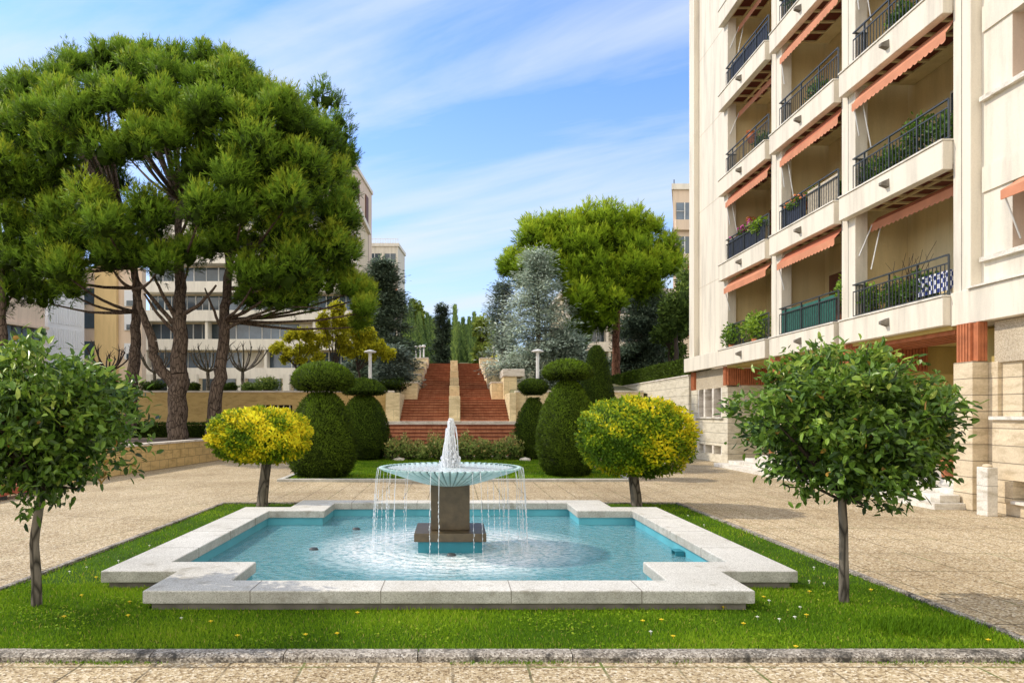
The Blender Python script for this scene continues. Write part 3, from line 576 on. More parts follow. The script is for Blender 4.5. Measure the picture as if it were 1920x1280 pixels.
# ================================================================ ROSE BUSHES
def bush(name,label,c,R,n,mat,L=.09,W=.04,group=None,cat='bush',v0=.5,loose=.25,core=True):
    c=np.asarray(c,float); R=np.asarray(R,float); t=thing(name,label,cat,(c[0],c[1],c[2]-R[2]),group)
    a=Acc(); d=rand_dir(n); bump=1+.18*np.sin(d[:,0]*5+c[0]*3)*np.sin(d[:,2]*5+c[1])+.12*np.sin(d[:,1]*8+c[0]*5)
    P=c+d*R*(bump*(1-loose*rng.random(n)**1.2*2).clip(.25,1.2))[:,None]
    if core: a.blob(c,R*.62,2,.05,.15)
    N=unit(d/R+rng.normal(0,.35,(n,3))); D=unit(d*.5+rng.normal(0,.6,(n,3))+[0,0,.3])
    a.leaves(P,D,L*rng.uniform(.6,1.3,n),W*rng.uniform(.7,1.3,n),np.clip(rng.normal(v0,.2,n)+.2*d[:,2],0,1),N)
    part('foliage',a,mat,t,attrs=True)
    s=Acc()
    for i in range(7):
        th=i*.9; s.tube([(c[0]+.05*math.cos(th),c[1]+.05*math.sin(th),c[2]-R[2]-.03),(c[0]+R[0]*.4*math.cos(th),c[1]+R[1]*.4*math.sin(th),c[2]),(c[0]+R[0]*.7*math.cos(th),c[1]+R[1]*.7*math.sin(th),c[2]+R[2]*.6)],[.018,.012,.005],5)
    part('stems',s,M['twig'],t); return t
for i in range(9):
    px=738+i*28.5; Y=27.2+random.uniform(-.2,.2); hh=random.uniform(.26,.44)
    bush('rose_bush','loose green and reddish rose bush in the row below the red steps',(gx(px,Y),Y,hh),(random.uniform(.28,.42),.42,hh),760,M['rose'],.10,.055,'rose bushes in front of the steps',v0=.5,loose=.4,core=False)
for i in range(9):
    px=728+i*29; Y=28.4; hh=random.uniform(.34,.53)
    bush('rose_bush','loose green and reddish rose bush in the row below the red steps',(gx(px,Y),Y,hh),(random.uniform(.28,.42),.4,hh),760,M['rose'],.10,.055,'rose bushes in front of the steps',v0=.62,loose=.4,core=False)
for px,py,lab in ((748,868,'small pale stone at the foot of the left back topiary'),(985,862,'small pale stone by the right back topiary')):
    Y=27.0; a=Acc(); a.blob((gx(px,Y),Y,.06),(.22,.14,.09),2,.5,.15); tag(part('garden_stone',a,M['stone_white'],origin=(gx(px,Y),Y,0)),lab,'stone')
# ================================================================ STAIRWAY
st=thing('stairway','broad red brick stairway climbing in flights with a cream centre spine','stairway',(0.05,30.6,0))
SX=.06
def flight(name,x0,x1,y0,z0,n,rise,tread,spine=True):
    a=Acc(); nz=Acc()
    for k in range(n):
        y=y0+k*tread; z=z0+k*rise
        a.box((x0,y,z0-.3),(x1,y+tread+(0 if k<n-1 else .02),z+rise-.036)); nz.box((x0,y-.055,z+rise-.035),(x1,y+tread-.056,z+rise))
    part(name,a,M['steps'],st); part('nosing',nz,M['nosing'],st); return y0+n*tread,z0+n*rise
y,z=flight('flight',SX-3.25,SX+2.95,30.7,0,9,.158,.38)
y1=y; part('landing',Acc().box((SX-3.35,y-.47,z-.13),(SX+3.05,y+.55,z+.015)).box((SX-3.35,y,0),(SX+3.05,y+.55,z-.13)),M['stone_white'],st)
y+=.55; zs=[]; segs=[(y,z)]
y,z=flight('flight',SX-2.62,SX+2.62,y,z,8,.14,.40); part('landing',Acc().box((SX-2.62,y,0.5),(SX+2.62,y+.9,z)),M['steps'],st); y+=.9
NF=5
for f in range(NF):
    segs.append((y,z)); y,z=flight('flight',SX-1.98,SX+1.98,y,z,5,.13,.44)
    L=1.9 if f<NF-1 else 6
    part('landing',Acc().box((SX-1.98,y,z-.8),(SX+1.98,y+L,z)),M['steps'],st); y+=L
ytop,ztop=y,z
# centre spine and side parapets, one block per flight
for i,(yy,zz) in enumerate(segs):
    yn=segs[i+1][0] if i+1<len(segs) else yy+2.4; zn=segs[i+1][1] if i+1<len(segs) else ztop
    b=Acc(); b.box((SX-.27,yy-.06,zz-.3),(SX+.27,yn-.9,zn+.10)); b.box((SX-.29,yn-.9,zz),(SX+.29,yn-.45,zn+.18)); part('spine',b,M['stone_cream'],st,bevel=.02)
    if i>0:
        for s in (-1,1):
            xa=SX+s*1.985; xb=SX+s*(2.75+.12*i); b=Acc(); b.box((xa,yy-.25,zz-1.2),(xb,yn-.25,zn+.24)); part('parapet',b,M['stone_cream'],st,bevel=.02)
            part('parapet_cap',Acc().box((xa-s*.02,yy-.28,zn+.243),(xb+s*.03,yn-.28,zn+.32)),M['cap'],st)
yy,zz=segs[0]
for s in (-1,1):
    b=Acc(); b.box((SX+s*2.63,yy-.2,zz-.2),(SX+s*(2.95 if s>0 else 3.3),yy+3.6,zz+1.38)); part('parapet',b,M['stone_cream'],st,bevel=.02)
# big planter block right of the steps
pl=thing('stone_planter','large cream stone planter block standing right of the red steps','planter',(3.0,38.6,2.5))
part('block',Acc().box((2.65,37.9,2.0),(3.35,40.4,3.75)),M['stone_cream'],pl,bevel=.03); part('rim',Acc().box((2.6,37.8,3.752),(3.75,40.5,4.15)),M['cap'],pl,bevel=.03)
part('block',Acc().box((3.36,38.6,2.0),(4.1,40.4,3.4)),M['stone_cream'],pl,bevel=.03)
# retaining walls
rw=thing('retaining_wall','ochre stone retaining wall with vent openings left of the steps','wall',(-14,36,0))
W0=35.2
a=Acc(); xs=[-30,-9.48,-8.9,-8.6,-7.7,-3.72,-3.1,-2.66]
# openings at px 493-545 and 708-722
def hole(px0,px1): return gx(px0,W0),gx(px1,W0)
h1=hole(491,548); h2=hole(698,716); za,zb=gz(776,W0),gz(759,W0)
a.box((-30,W0,0),(h1[0],W0+.5,2.84)).box((h1[0],W0,0),(h1[1],W0+.5,za)).box((h1[0],W0,zb),(h1[1],W0+.5,2.84)).box((h1[1],W0,0),(h2[0],W0+.5,2.84)).box((h2[0],W0,0),(h2[1],W0+.5,za)).box((h2[0],W0,zb),(h2[1],W0+.5,2.84)).box((h2[1],W0,0),(SX-2.96,W0+.5,2.84))
part('wall',a,M['stone_ret'],rw); part('coping',Acc().box((-30,W0-.05,2.842),(SX-2.97,W0+.55,2.92)),M['cap'],rw)
for h,nb in ((h1,5),(h2,2)):
    b=Acc()
    for k in range(nb): xx=h[0]+(h[1]-h[0])*(k+.5)/nb; b.box((xx-.02,W0+.12,za),(xx+.02,W0+.16,zb))
    part('vent_bars',b,M['white_metal'],rw); part('vent_back',Acc().box((h[0],W0+.3,za),(h[1],W0+.34,zb)),M['dark'],rw)
part('buttress',Acc().box((-3.55,W0-.5,0),(-3.1,W0-.01,1.62)),M['cap'],rw)
rw2=thing('retaining_wall','pale cream retaining wall right of the steps with a row of small holes','wall',(5,35,0))
part('wall',Acc().box((SX+2.96,W0,0),(9.3,W0+.5,2.84)),M['stone_cream'],rw2); part('coping',Acc().box((SX+2.97,W0-.05,2.842),(9.3,W0+.55,2.92)),M['cap'],rw2)
a=Acc()
# terrace ground behind walls and the hill
def terr(x,y):
    t=np.clip((x+6)/5,0,1); sl=.034*(1-t)+.105*t; h=2.8+sl*np.clip(y-35.6,0,26)+(.03+.07*t)*np.clip(y-61,0,45)
    return h+ .05*np.clip(y-110,0,80)
gxs=np.concatenate([np.linspace(-90,-10,28),np.linspace(-9,12,43),np.linspace(14,90,28)]); gys=np.concatenate([np.linspace(35.6,70,50),np.linspace(72,190,40)])
X,Yg=np.meshgrid(gxs,gys); Z=terr(X,Yg)+.05*np.sin(X*1.3)*np.cos(Yg*.9)
inst=(np.abs(X-SX)<2.75)&(Yg<66); Z=np.where(inst,Z-1.6,Z)
V=np.stack([X,Yg,Z],-1).reshape(-1,3); nx=len(gxs); ii=np.arange(len(gys)-1)[:,None]*nx+np.arange(nx-1)[None]; ii=ii.ravel()
struct('hillside',Acc().raw(V,np.stack([ii,ii+1,ii+nx+1,ii+nx],1)),M['hill'],smooth=True)
# raised bed on the left and its low wall

lw=thing('low_wall','low pale stone block wall edging the raised bed under the pines','wall',(-9.4,24,0))
pts=[(-13.5,15.9),(-11.6,16.3),(-10.4,17.2),(-9.75,18.6),(-9.62,20.5),(-9.45,22.5),(-9.25,24.6),(-9.05,26.8),(-8.9,29),(-8.85,31.5),(-8.85,35.15)]
def wallstrip(a,pts,w,z0,z1,ov=0):
    P=np.array(pts,float); T=unit(np.gradient(P,axis=0)); Nn=np.stack([T[:,1],-T[:,0]],1); A=P+Nn*ov; B=P-Nn*(w+ov); n=len(P)
    V=np.concatenate([np.c_[A,np.full(n,z0)],np.c_[A,np.full(n,z1)],np.c_[B,np.full(n,z1)],np.c_[B,np.full(n,z0)]]); Fs=[]
    for k in range(n-1):
        for u,w2 in ((0,1),(1,2),(2,3),(3,0)): Fs.append((u*n+k,u*n+k+1,w2*n+k+1,w2*n+k))
    a.raw(V,Fs); a.raw(V[[0,n,2*n,3*n]],[(0,1,2,3)]); a.raw(V[[n-1,2*n-1,3*n-1,4*n-1]],[(0,1,2,3)]); return a
struct('raised_bed',Acc().prism([(-45,17.6)]+[(-45,35.19)]+[(p[0]-.15,p[1]+(.15 if p[1]<18 else 0)) for p in pts[::-1]],-.1,.70),M['soil'])
part('wall',wallstrip(Acc(),pts,.3,0,.795),M['stone_blk'],lw); part('coping',wallstrip(Acc(),pts,.3,.797,.86,.03),M['cap'],lw)
# clipped hedges
def hedge(label,x0,x1,y0,y1,z0,z1,n,v0,slope=0):
    t=thing('hedge',label,'hedge',((x0+x1)/2,(y0+y1)/2,z0)); a=Acc()
    a.box((x0+.06,y0+.06,z0-.1),(x1-.06,y1-.06,z1-.06),.05)
    w,d,h=x1-x0,y1-y0,z1-z0; ar=np.array([w*h,w*d,d*h]); pk=rng.choice(3,n,p=ar/ar.sum()); u=rng.random((n,3)); P=np.array([x0,y0,z0])+u*[w,d,h]; N=np.zeros((n,3))
    P[pk==0,1]=y0; N[pk==0,1]=-1; P[pk==1,2]=z1; N[pk==1,2]=1; P[pk==2,0]=x0; N[pk==2,0]=-1
    P+=rng.normal(0,.03,(n,3)); D=unit(N*.6+rng.normal(0,.5,(n,3))+[0,0,.2])
    a.leaves(P,D,rng.uniform(.07,.13,n),rng.uniform(.03,.05,n),np.clip(rng.normal(v0,.18,n)+.12*N[:,2],0,1),unit(N+rng.normal(0,.3,(n,3))))
    part('foliage',a,M['topiary'],t,attrs=True); return t
hedge('very dark clipped hedge at the foot of the ochre wall behind the pines',-22,-10.2,33.0,33.9,.7,1.30,9000,.08)
sw=thing('garden_wall','long pale coursed stone wall running back from the apartment building','wall',(XF,36,0))
part('wall',Acc().box((XF,29.35,0),(XF+.4,45,3.32)),M['stone_wall'],sw); part('coping',Acc().box((XF-.03,29.35,3.322),(XF+.43,45,3.38)),M['cap'],sw)
hedge('clipped green hedge along the top of the long pale wall',XF+.12,XF+1.0,29.4,45,3.35,4.05,16000,.42)
a=Acc(); sheet(a,XF+.4,60,29.35,35.7,3.3); struct('upper_terrace',a,M['hill'])
a=Acc(); a.box((10.0,29.4,3.3),(60,60,3.304)); 
# ================================================================ LAMP POSTS
def lamp(label,x,y,z0,z1,r=.3,pr=.06,grp='lamp posts along the steps'):
    t=thing('lamp_post',label,'lamp post',(x,y,z0),grp)
    part('post',Acc().tube([(x,y,z0-.2),(x,y,z0+.3),(x,y,z1-.16)],[pr*1.15,pr,pr],12),M['white_metal'],t,smooth=True)
    part('lamp_head',Acc().lathe([(0,.0),(.1,-.02),(r*.55,-.05),(r*.98,-.10),(r,-.13),(r*.9,-.165),(.1,-.19),(0,-.19)],(x,y,z1),20),M['white_metal'],t,smooth=True)
lamp('white mushroom lamp post left of the steps, nearest on that side',gx(694,36.8),36.8,2.85,gz(655,36.8),.32,.085)
lamp('white mushroom lamp post right of the steps, nearest on that side',gx(1008,36.8),36.8,2.85,gz(654,36.8),.32,.085)
for px,Y,py,lab in ((780,58,648,'distant slim lamp post left of the steps, outermost of three'),(788,62,647,'distant slim lamp post left of the steps, middle of three'),(794.5,56,646,'distant slim lamp post left of the steps, closest to the treads'),(935,54,655,'distant slim lamp post right of the steps, beside the yellow bush'),(946.5,50,652,'distant slim lamp post right of the steps, right of the yellow bush'),(926,60,650,'distant slim lamp post right of the steps, half hidden, left of the yellow bush')):
    lamp(lab,gx(px,Y),Y,gz(695,Y),gz(py,Y),.17,.06)
# ================================================================ PINES
def lobe(a,c,r,nb,v0,up=.8,Ls=(.16,.30),Wd=.032,sub=9,core=.42):
    """a pine clump: shoots standing out and up from several rounded masses, each shoot a brush of needles"""
    c=np.asarray(c,float)
    ctr=[c]; rad=[r*.70]
    for k in range(sub):
        d=rand_dir(1)[0]; d[2]=abs(d[2])*1.0-.15; d=unit(d); ctr.append(c+d*r*np.array([.60,.60,.78])); rad.append(r*rng.uniform(.28,.50))
    for q,rr in zip(ctr,rad):
        R=np.array([rr,rr,rr*1.2]); a.blob(q,R*core,2,.08,.28)
        k=13; m=max(6,int(nb*(rr/r)**2*2.2/k)); d=rand_dir(m); flip=(d[:,2]<-.25)&(rng.random(m)<.35); d[flip,2]*=-1
        ax=unit(d*.75+np.array([0,0,up])+rng.normal(0,.22,(m,3))); base=q+d*R*rng.uniform(.55,.92,m)[:,None]; sl=Ls[1]*rng.uniform(.7,1.5,m)
        sv=v0+.34*d[:,2]+.16*(q[2]-c[2])/r+rng.normal(0,.10,m)  # needle tone rises towards lobe tops, painting lit tips and shaded undersides
        f=rng.random((m,k)); P=(base[:,None]+ax[:,None]*(f*sl[:,None])[...,None]).reshape(-1,3); A=np.repeat(ax,k,0)
        D=unit(A*.9+rng.normal(0,.42,(m*k,3))); N=unit(np.repeat(unit(d+unit(base-c)*.5),k,0)+D*.35+rng.normal(0,.15,(m*k,3)))
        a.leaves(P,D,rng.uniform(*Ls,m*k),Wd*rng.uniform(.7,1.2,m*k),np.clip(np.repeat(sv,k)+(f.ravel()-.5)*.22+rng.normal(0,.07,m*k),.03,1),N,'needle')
def limb(a,p0,p1,r0,r1,bend=(0,0,0),n=9,sides=8,wob=.04):
    q=np.linspace(0,1,n)[:,None]; p0,p1=np.asarray(p0,float),np.asarray(p1,float); P=p0+(p1-p0)*q+np.asarray(bend,float)*np.sin(q*math.pi)
    P[1:-1]+=rng.normal(0,r0*.12,(n-2,3)); a.tube(P,np.linspace(r0,r1,n),sides,wob=wob); return P
front=[(40,275,52),(105,290,48),(195,287,46),(259,275,42),(318,262,40),(347,240,46),(420,268,50),(470,299,60),(375,327,48),(440,345,50),(375,402,46),(279,407,46),(159,383,46),(110,412,44),(200,425,40),(151,450,50),(95,460,44),(64,365,42),(24,420,48),(255,480,46),(205,490,40),(355,480,36),(514,450,58),(560,430,50),(590,480,52),(640,470,44),(655,410,40),(606,360,52),(540,380,50),(558,240,46),(618,280,44),(640,330,42),(370,167,42),(190,175,40),(115,190,42),(48,180,42),(5,190,42),(260,145,44),(318,150,42),(430,170,44),(480,195,44),(230,200,46),(300,205,46),(390,215,44),(460,235,46),(530,215,42),(150,235,44),(80,230,42),(20,240,44),(520,290,50),(570,310,48),(500,350,50),(455,400,44),(480,520,46),(540,520,50),(600,530,48),(650,515,36),(570,560,36),(470,560,32),(300,500,34),(420,455,34),(120,510,42),(60,500,48),(10,480,50),(0,350,46),(15,320,44),(80,330,44),(30,540,44),(80,560,34),(-10,560,44),(675,480,26),(672,430,22),(520,565,30),(130,545,28),(690,555,22),(693,582,18),(686,608,13),(668,545,26)]
topl=[(112,140,32),(148,112,32),(190,104,30),(232,95,32),(280,97,32),(330,104,32),(378,106,32),(420,118,32),(452,135,32),(478,158,30),(505,185,32),(600,235,36),(640,268,26),(655,300,24),(75,165,32),(30,160,30),(-10,165,34),(560,200,30),(665,350,24),(648,372,30)]
pine_trees={}
spec=[('D',2,31.0,'tall dark pine at the left edge, only its trunk and lower crown showing'),('C',246,32.2,'tall pine with the leftmost thin trunk of the central pine group'),('A',335,30.6,'largest umbrella pine with a thick forked trunk behind the low wall'),('B',412,31.4,'tall pine with a leaning trunk beside the forked umbrella pine')]
def owner(px): return 'D' if px<45 else 'C' if px<205 else 'A' if px<400 else 'B'
crowns={k:Acc() for k in 'ABCD'}; clumpc={k:[] for k in 'ABCD'}
keep=rng; rng=np.random.default_rng(99)
YC=32.5
def dome_t(px,py): return 1-((px-325)/385)**2-((py-335)/285)**2
for px,py,r in front:
    t=max(dome_t(px,py),0); low=1.0 if py<430 else .75; Y=YC-6.0*math.sqrt(t)*low-(.6 if py>430 else 0)+rng.uniform(-1.3,1.1); py+=10 if py<200 else 4; c=at(px-(24 if px>600 and py<540 else 10 if px>540 else 0),py,Y); k=owner(px); rr=r/F*Y*1.06
    warm=.14 if (px>480 and py>330) else 0
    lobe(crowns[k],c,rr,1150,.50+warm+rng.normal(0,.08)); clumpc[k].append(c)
for px,py,r in topl:
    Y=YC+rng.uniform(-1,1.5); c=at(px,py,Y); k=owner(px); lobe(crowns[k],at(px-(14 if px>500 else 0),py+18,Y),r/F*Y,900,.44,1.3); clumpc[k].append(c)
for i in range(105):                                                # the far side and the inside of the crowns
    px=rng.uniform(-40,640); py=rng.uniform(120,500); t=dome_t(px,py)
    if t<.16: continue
    Y=YC+rng.choice([1.5,2.5,4.2,5.5])*math.sqrt(t); c=at(px,py,Y); k=owner(px); lobe(crowns[k],c,rng.uniform(.8,1.15),650,.30,sub=5); clumpc[k].append(c)  # inner lobes toned darker to paint the shade inside the crown
for key,px,Y,lab in spec:
    x=gx(px,Y); t=thing('umbrella_pine',lab,'pine tree',(x,Y,.7),'umbrella pines on the left'); pine_trees[key]=t; a=Acc()
    if key=='A':
        tr=limb(a,(x-.05,Y,.55),at(336,700,Y),.44,.36,sides=14); tr2=limb(a,tr[-1],at(337,590,Y),.36,.28,n=8,sides=12); tr3=limb(a,tr2[-1],at(335,330,Y+1),.28,.10,n=12)
        f=limb(a,at(334,728,Y),at(286,640,Y-.2),.25,.20,(-.25,0,-.1)); f2=limb(a,f[-1],at(250,540,Y-.6),.20,.10); forks=[tr3[2],tr3[4],tr3[6],tr3[9],f2[-1],f2[4],tr2[-1]]
        limb(a,at(334,615,Y),at(255,520,Y-1),.11,.05,(-.1,0,.05)); limb(a,at(333,600,Y),at(290,520,Y-1.5),.1,.05,(-.1,0,.1)); limb(a,at(342,590,Y),at(405,535,Y-1.5),.1,.04,(.1,0,-.1)); limb(a,at(330,625,Y),at(270,550,Y-1),.09,.04,(-.1,0,0))
    elif key=='B':
        tr=limb(a,at(398,815,Y),at(412,690,Y),.32,.27,sides=12); tr2=limb(a,tr[-1],at(426,540,Y),.27,.2,(.0,0,0)); tr3=limb(a,tr2[-1],at(440,330,Y+.6),.2,.08,n=12); forks=[tr3[2],tr3[5],tr3[8],tr2[-1],tr2[5]]
        limb(a,at(418,620,Y),at(560,575,Y-1.5),.09,.03,(0,0,.25)); limb(a,at(424,570,Y),at(505,540,Y-2),.10,.04,(0,0,.1)); limb(a,at(412,610,Y),at(384,540,Y-1),.07,.03)
        limb(a,at(560,575,Y-1.5),at(640,580,Y-2),.03,.015)
    elif key=='C':
        tr=limb(a,at(243,815,Y),at(252,660,Y),.29,.25,sides=12); tr2=limb(a,tr[-1],at(258,540,Y),.25,.18); tr3=limb(a,tr2[-1],at(215,330,Y),.18,.08,n=12); forks=[tr3[2],tr3[5],tr3[8],tr2[-1],tr2[5]]
    else:
        tr=limb(a,(x,Y,.5),at(2,560,Y),.27,.2,sides=12); tr3=limb(a,tr[-1],at(-10,330,Y),.2,.1); forks=[tr3[2],tr3[4],tr3[6],tr[-1]]
    part('trunk',a,M['bark'],t,smooth=True)
    b=Acc(); fk=np.array(forks)
    for c in clumpc[key]:
        j=np.argmin(((fk-c)**2).sum(1)+ (fk[:,2]>c[2])*4); limb(b,fk[j],c,.085,.03,(0,0,-.25),7,6)
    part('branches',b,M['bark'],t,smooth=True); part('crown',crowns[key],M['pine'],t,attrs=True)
# pine on the right terrace
Y=46; x=gx(1155,Y); t=thing('umbrella_pine','bright green umbrella pine with a bare reddish trunk on the right terrace','pine tree',(x,Y,gz(708,Y)))
a=Acc(); tr=limb(a,at(1155,712,Y),at(1156,600,Y),.28,.22,sides=12); tr2=limb(a,tr[-1],at(1150,470,Y),.22,.09,(.3,0,0),12); part('trunk',a,M['bark_red'],t,smooth=True)
cr=Acc(); b=Acc()
rp=[(975,470,36),(1000,430,34),(1030,415,32),(1065,412,34),(1100,405,34),(1140,403,36),(1180,408,34),(1215,425,34),(1243,450,32),(1258,480,26),(1245,500,26),(960,500,26),(1000,480,38),(1040,455,38),(1080,450,36),(1115,440,34),(1150,440,34),(1190,450,36),(1225,480,32),(1070,490,36),(1105,480,36),(1140,485,36),(1175,490,36),(1210,510,32),(1130,525,34),(1165,535,34),(1195,540,30),(1120,550,36),(1090,560,30),(1150,565,28),(1105,590,30),(1130,600,28),(1090,610,22),(1075,530,32),(1215,535,24),(980,520,24),(1020,500,34)]
for px,py,r in rp:
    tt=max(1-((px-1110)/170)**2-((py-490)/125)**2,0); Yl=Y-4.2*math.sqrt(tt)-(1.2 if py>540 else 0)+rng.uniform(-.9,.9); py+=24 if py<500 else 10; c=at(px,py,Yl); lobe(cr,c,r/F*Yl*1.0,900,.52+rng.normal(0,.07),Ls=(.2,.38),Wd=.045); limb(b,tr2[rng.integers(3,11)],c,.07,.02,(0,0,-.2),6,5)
for i in range(34):
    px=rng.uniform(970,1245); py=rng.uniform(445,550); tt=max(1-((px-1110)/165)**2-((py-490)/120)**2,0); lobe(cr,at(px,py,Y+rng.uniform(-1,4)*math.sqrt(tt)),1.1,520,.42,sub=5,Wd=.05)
part('branches',b,M['bark_red'],t); part('crown',cr,M['pine_b'],t,attrs=True)
rng=keep
# ================================================================ CEDARS, CYPRESSES, OTHER TREES
def conifer(label,x,y,z0,z1,rbase,mat,n_br,seed,droop=.25,L=.30,W=.085,dens=70,top=.08,power=.8,cat='conifer',name='cedar_tree',group=None,v0=.5,lowcut=.05,clump=.28):
    global rng; keep=rng; rng=np.random.default_rng(seed); t=thing(name,label,cat,(x,y,z0),group); H=z1-z0
    a=Acc(); a.tube([(x,y,z0-.4),(x+.05,y,z0+H*.5),(x,y,z1-.2)],[.02*H+.05,.013*H+.02,.02],8); f=Acc()
    for i in range(n_br):
        q=lowcut+(1-lowcut)*(i+rng.random())/n_br; h=z0+H*q; Lb=rbase*((1-q)**power*(1-top)+top)*rng.uniform(.52,1.16); th=rng.uniform(0,2*math.pi)
        s0=np.array([x,y,h]); e=s0+np.array([math.cos(th)*Lb,math.sin(th)*Lb,Lb*(.22-droop*rng.uniform(.6,1.4))]); P=limb(a,s0,e,.02+.012*Lb,.006,(0,0,.1*Lb),6,4)
        nc=max(3,int(Lb*3.2)); qs=np.linspace(.28,1.02,nc)
        for u in qs:
            c=s0+(e-s0)*u+np.array([0,0,.1*Lb*math.sin(u*math.pi)])+rng.normal(0,.08,3); m=int(dens*rng.uniform(.7,1.3)); d=rng.normal(0,1,(m,3))*np.array([clump,clump,clump*.42])
            Pp=c+d; D=unit(d*[1,1,.5]+np.array([math.cos(th),math.sin(th),-.15])*.25+rng.normal(0,.15,(m,3))); N=unit(np.array([math.cos(th)*.3,math.sin(th)*.3,.8])+d*.8+rng.normal(0,.2,(m,3)))
            f.leaves(Pp,D,L*rng.uniform(.6,1.2,m),W*rng.uniform(.7,1.3,m),np.clip(v0+.5*d[:,2]/clump*.5+rng.normal(0,.14,m)+rng.normal(0,.06),0,1),N,'needle')
    part('trunk',a,M['bark_grey'],t); part('crown',f,mat,t,attrs=True); rng=keep; return t
Y=40.6; conifer('silvery blue cedar right of the steps, in front of the bright pine',gx(1008,Y),Y,3.0,gz(474,Y),2.75,M['cedar'],84,31,.28,.24,.07,78,.10,.70,v0=.76,lowcut=.14,clump=.33)
Y=46; conifer('grey green cedar with a thin leaning top beside the silvery cedar',gx(942,Y),Y,3.6,gz(530,Y),1.45,M['cedar'],48,32,.2,.24,.075,60,.12,.6,v0=.4,lowcut=.30)
Y=40; conifer('low spreading blue cedar at the foot of the silvery one, right of the lamp',gx(1065,Y),Y,3.0,gz(625,Y),1.7,M['cedar'],40,33,.4,.26,.09,90,.3,.5,v0=.5)
Y=44; conifer('dark blue green cedar left of the steps, under the tower block',gx(718,Y),Y,3.0,gz(492,Y),2.5,M['cedar_d'],130,34,.3,.28,.085,95,.10,.75,v0=.62)
Y=41; conifer('drooping low cedar beside the left lamp post, over the step wall',gx(738,Y),Y,2.9,gz(655,Y),1.05,M['cedar'],46,35,.35,.26,.09,90,.3,.5,v0=.22)
Y=52; conifer('dark spreading cedar behind the bare pine trunk, on the right terrace',gx(1205,Y),Y,4.3,gz(530,Y),3.0,M['cedar_d'],90,36,.3,.3,.1,80,.2,.55,v0=.5)
def cypress(label,x,y,z0,z1,r,mat,n,seed,v0,grp,name='cypress_tree',prof=.45):
    global rng; keep=rng; rng=np.random.default_rng(seed); t=thing(name,label,'cypress',(x,y,z0),grp); H=z1-z0
    q=rng.random(n)**.9; rr=r*np.clip(np.sin(np.pi*np.clip(q*.92+.08,0,1)**prof),0,1)**.75*(1-.25*q); th=rng.uniform(0,2*math.pi,n); b=1+.14*np.sin(th*4+q*17+seed)+.10*np.sin(th*7-q*31)
    P=np.stack([x+np.cos(th)*rr*b,y+np.sin(th)*rr*b,z0+q*H],1); N=unit(np.stack([np.cos(th),np.sin(th),np.full(n,.25)],1)+rng.normal(0,.25,(n,3))); D=unit(N*.35+rng.normal(0,.22,(n,3))+[0,0,.9])
    a=Acc(); qs=np.linspace(0,1,12); a.lathe([(max(r*.82*math.sin(math.pi*min(1,(u*.92+.08))**prof)**.75*(1-.25*u),.0),z0+u*H*.97) for u in qs],(x,y,0),12,.05)
    a.leaves(P,D,rng.uniform(.25,.55,n),rng.uniform(.06,.12,n),np.clip(v0+.16*np.sin(th*5+q*23)+rng.normal(0,.16,n),0,1),N,'needle'); part('crown',a,mat,t,attrs=True)
    part('trunk',Acc().tube([(x,y,z0-.5),(x,y,z0+H*.3)],.12,6),M['bark_grey'],t); rng=keep
far='cypresses and conifers behind the top of the steps'
cy=[(853,577,8.0,72,.55,'slim pale cypress standing exactly above the centre of the steps'),(829,574,14,80,.25,None),(770,566,13,82,.35,None),(786,590,14,86,.45,None),(801,590,10,88,.3,None),(813,600,10,92,.5,None),(868,600,10,84,.3,None),(880,598,10,90,.42,None),(889,590,9,82,.35,None),(898,600,9,80,.5,None),(760,575,12,78,.45,None),(842,602,10,96,.4,None),(912,608,14,78,.55,None),(860,607,9,98,.5,None),(924,600,16,86,.4,None),(776,612,10,74,.4,None),(821,606,13,104,.2,None),(807,596,12,100,.25,None),(835,610,12,108,.3,None),(875,612,14,106,.2,None),(893,606,13,104,.25,None),(905,600,12,100,.4,None),(918,612,13,96,.3,None),(793,606,13,104,.2,None)]
desc=['dark slim','pale narrow','bushy dark','yellowish','thin dark','ragged green','very narrow','mid green','broad dark','shaded','sunlit','slender','small pale','wide dusky','low green','dense','dark pointed','dusky tall','small dark','shadowy wide','blackish green','soft green','stout','deep green']
for i,(px,py,w,Y,v0,lab) in enumerate(cy):
    if px==829: conifer('dark spired fir left of the slim centre cypress, top of the steps',gx(px,Y),Y,6.5,gz(py,Y),1.5,M['cedar_d'],70,50,.2,.34,.12,50,.06,.85,name='fir_tree',v0=.35); continue
    side='left' if px<850 else 'right'; k=abs(px-853)
    cypress(lab or f'{desc[i]} distant cypress {"left" if px<853 else "right"} of the centre cypress, above the steps',gx(px,Y),Y,gz(694,Y)-1,gz(py,Y),w/F*Y*(.75 if px==853 else 1.05),M['cypress'],3600,60+i,v0+.18,far)
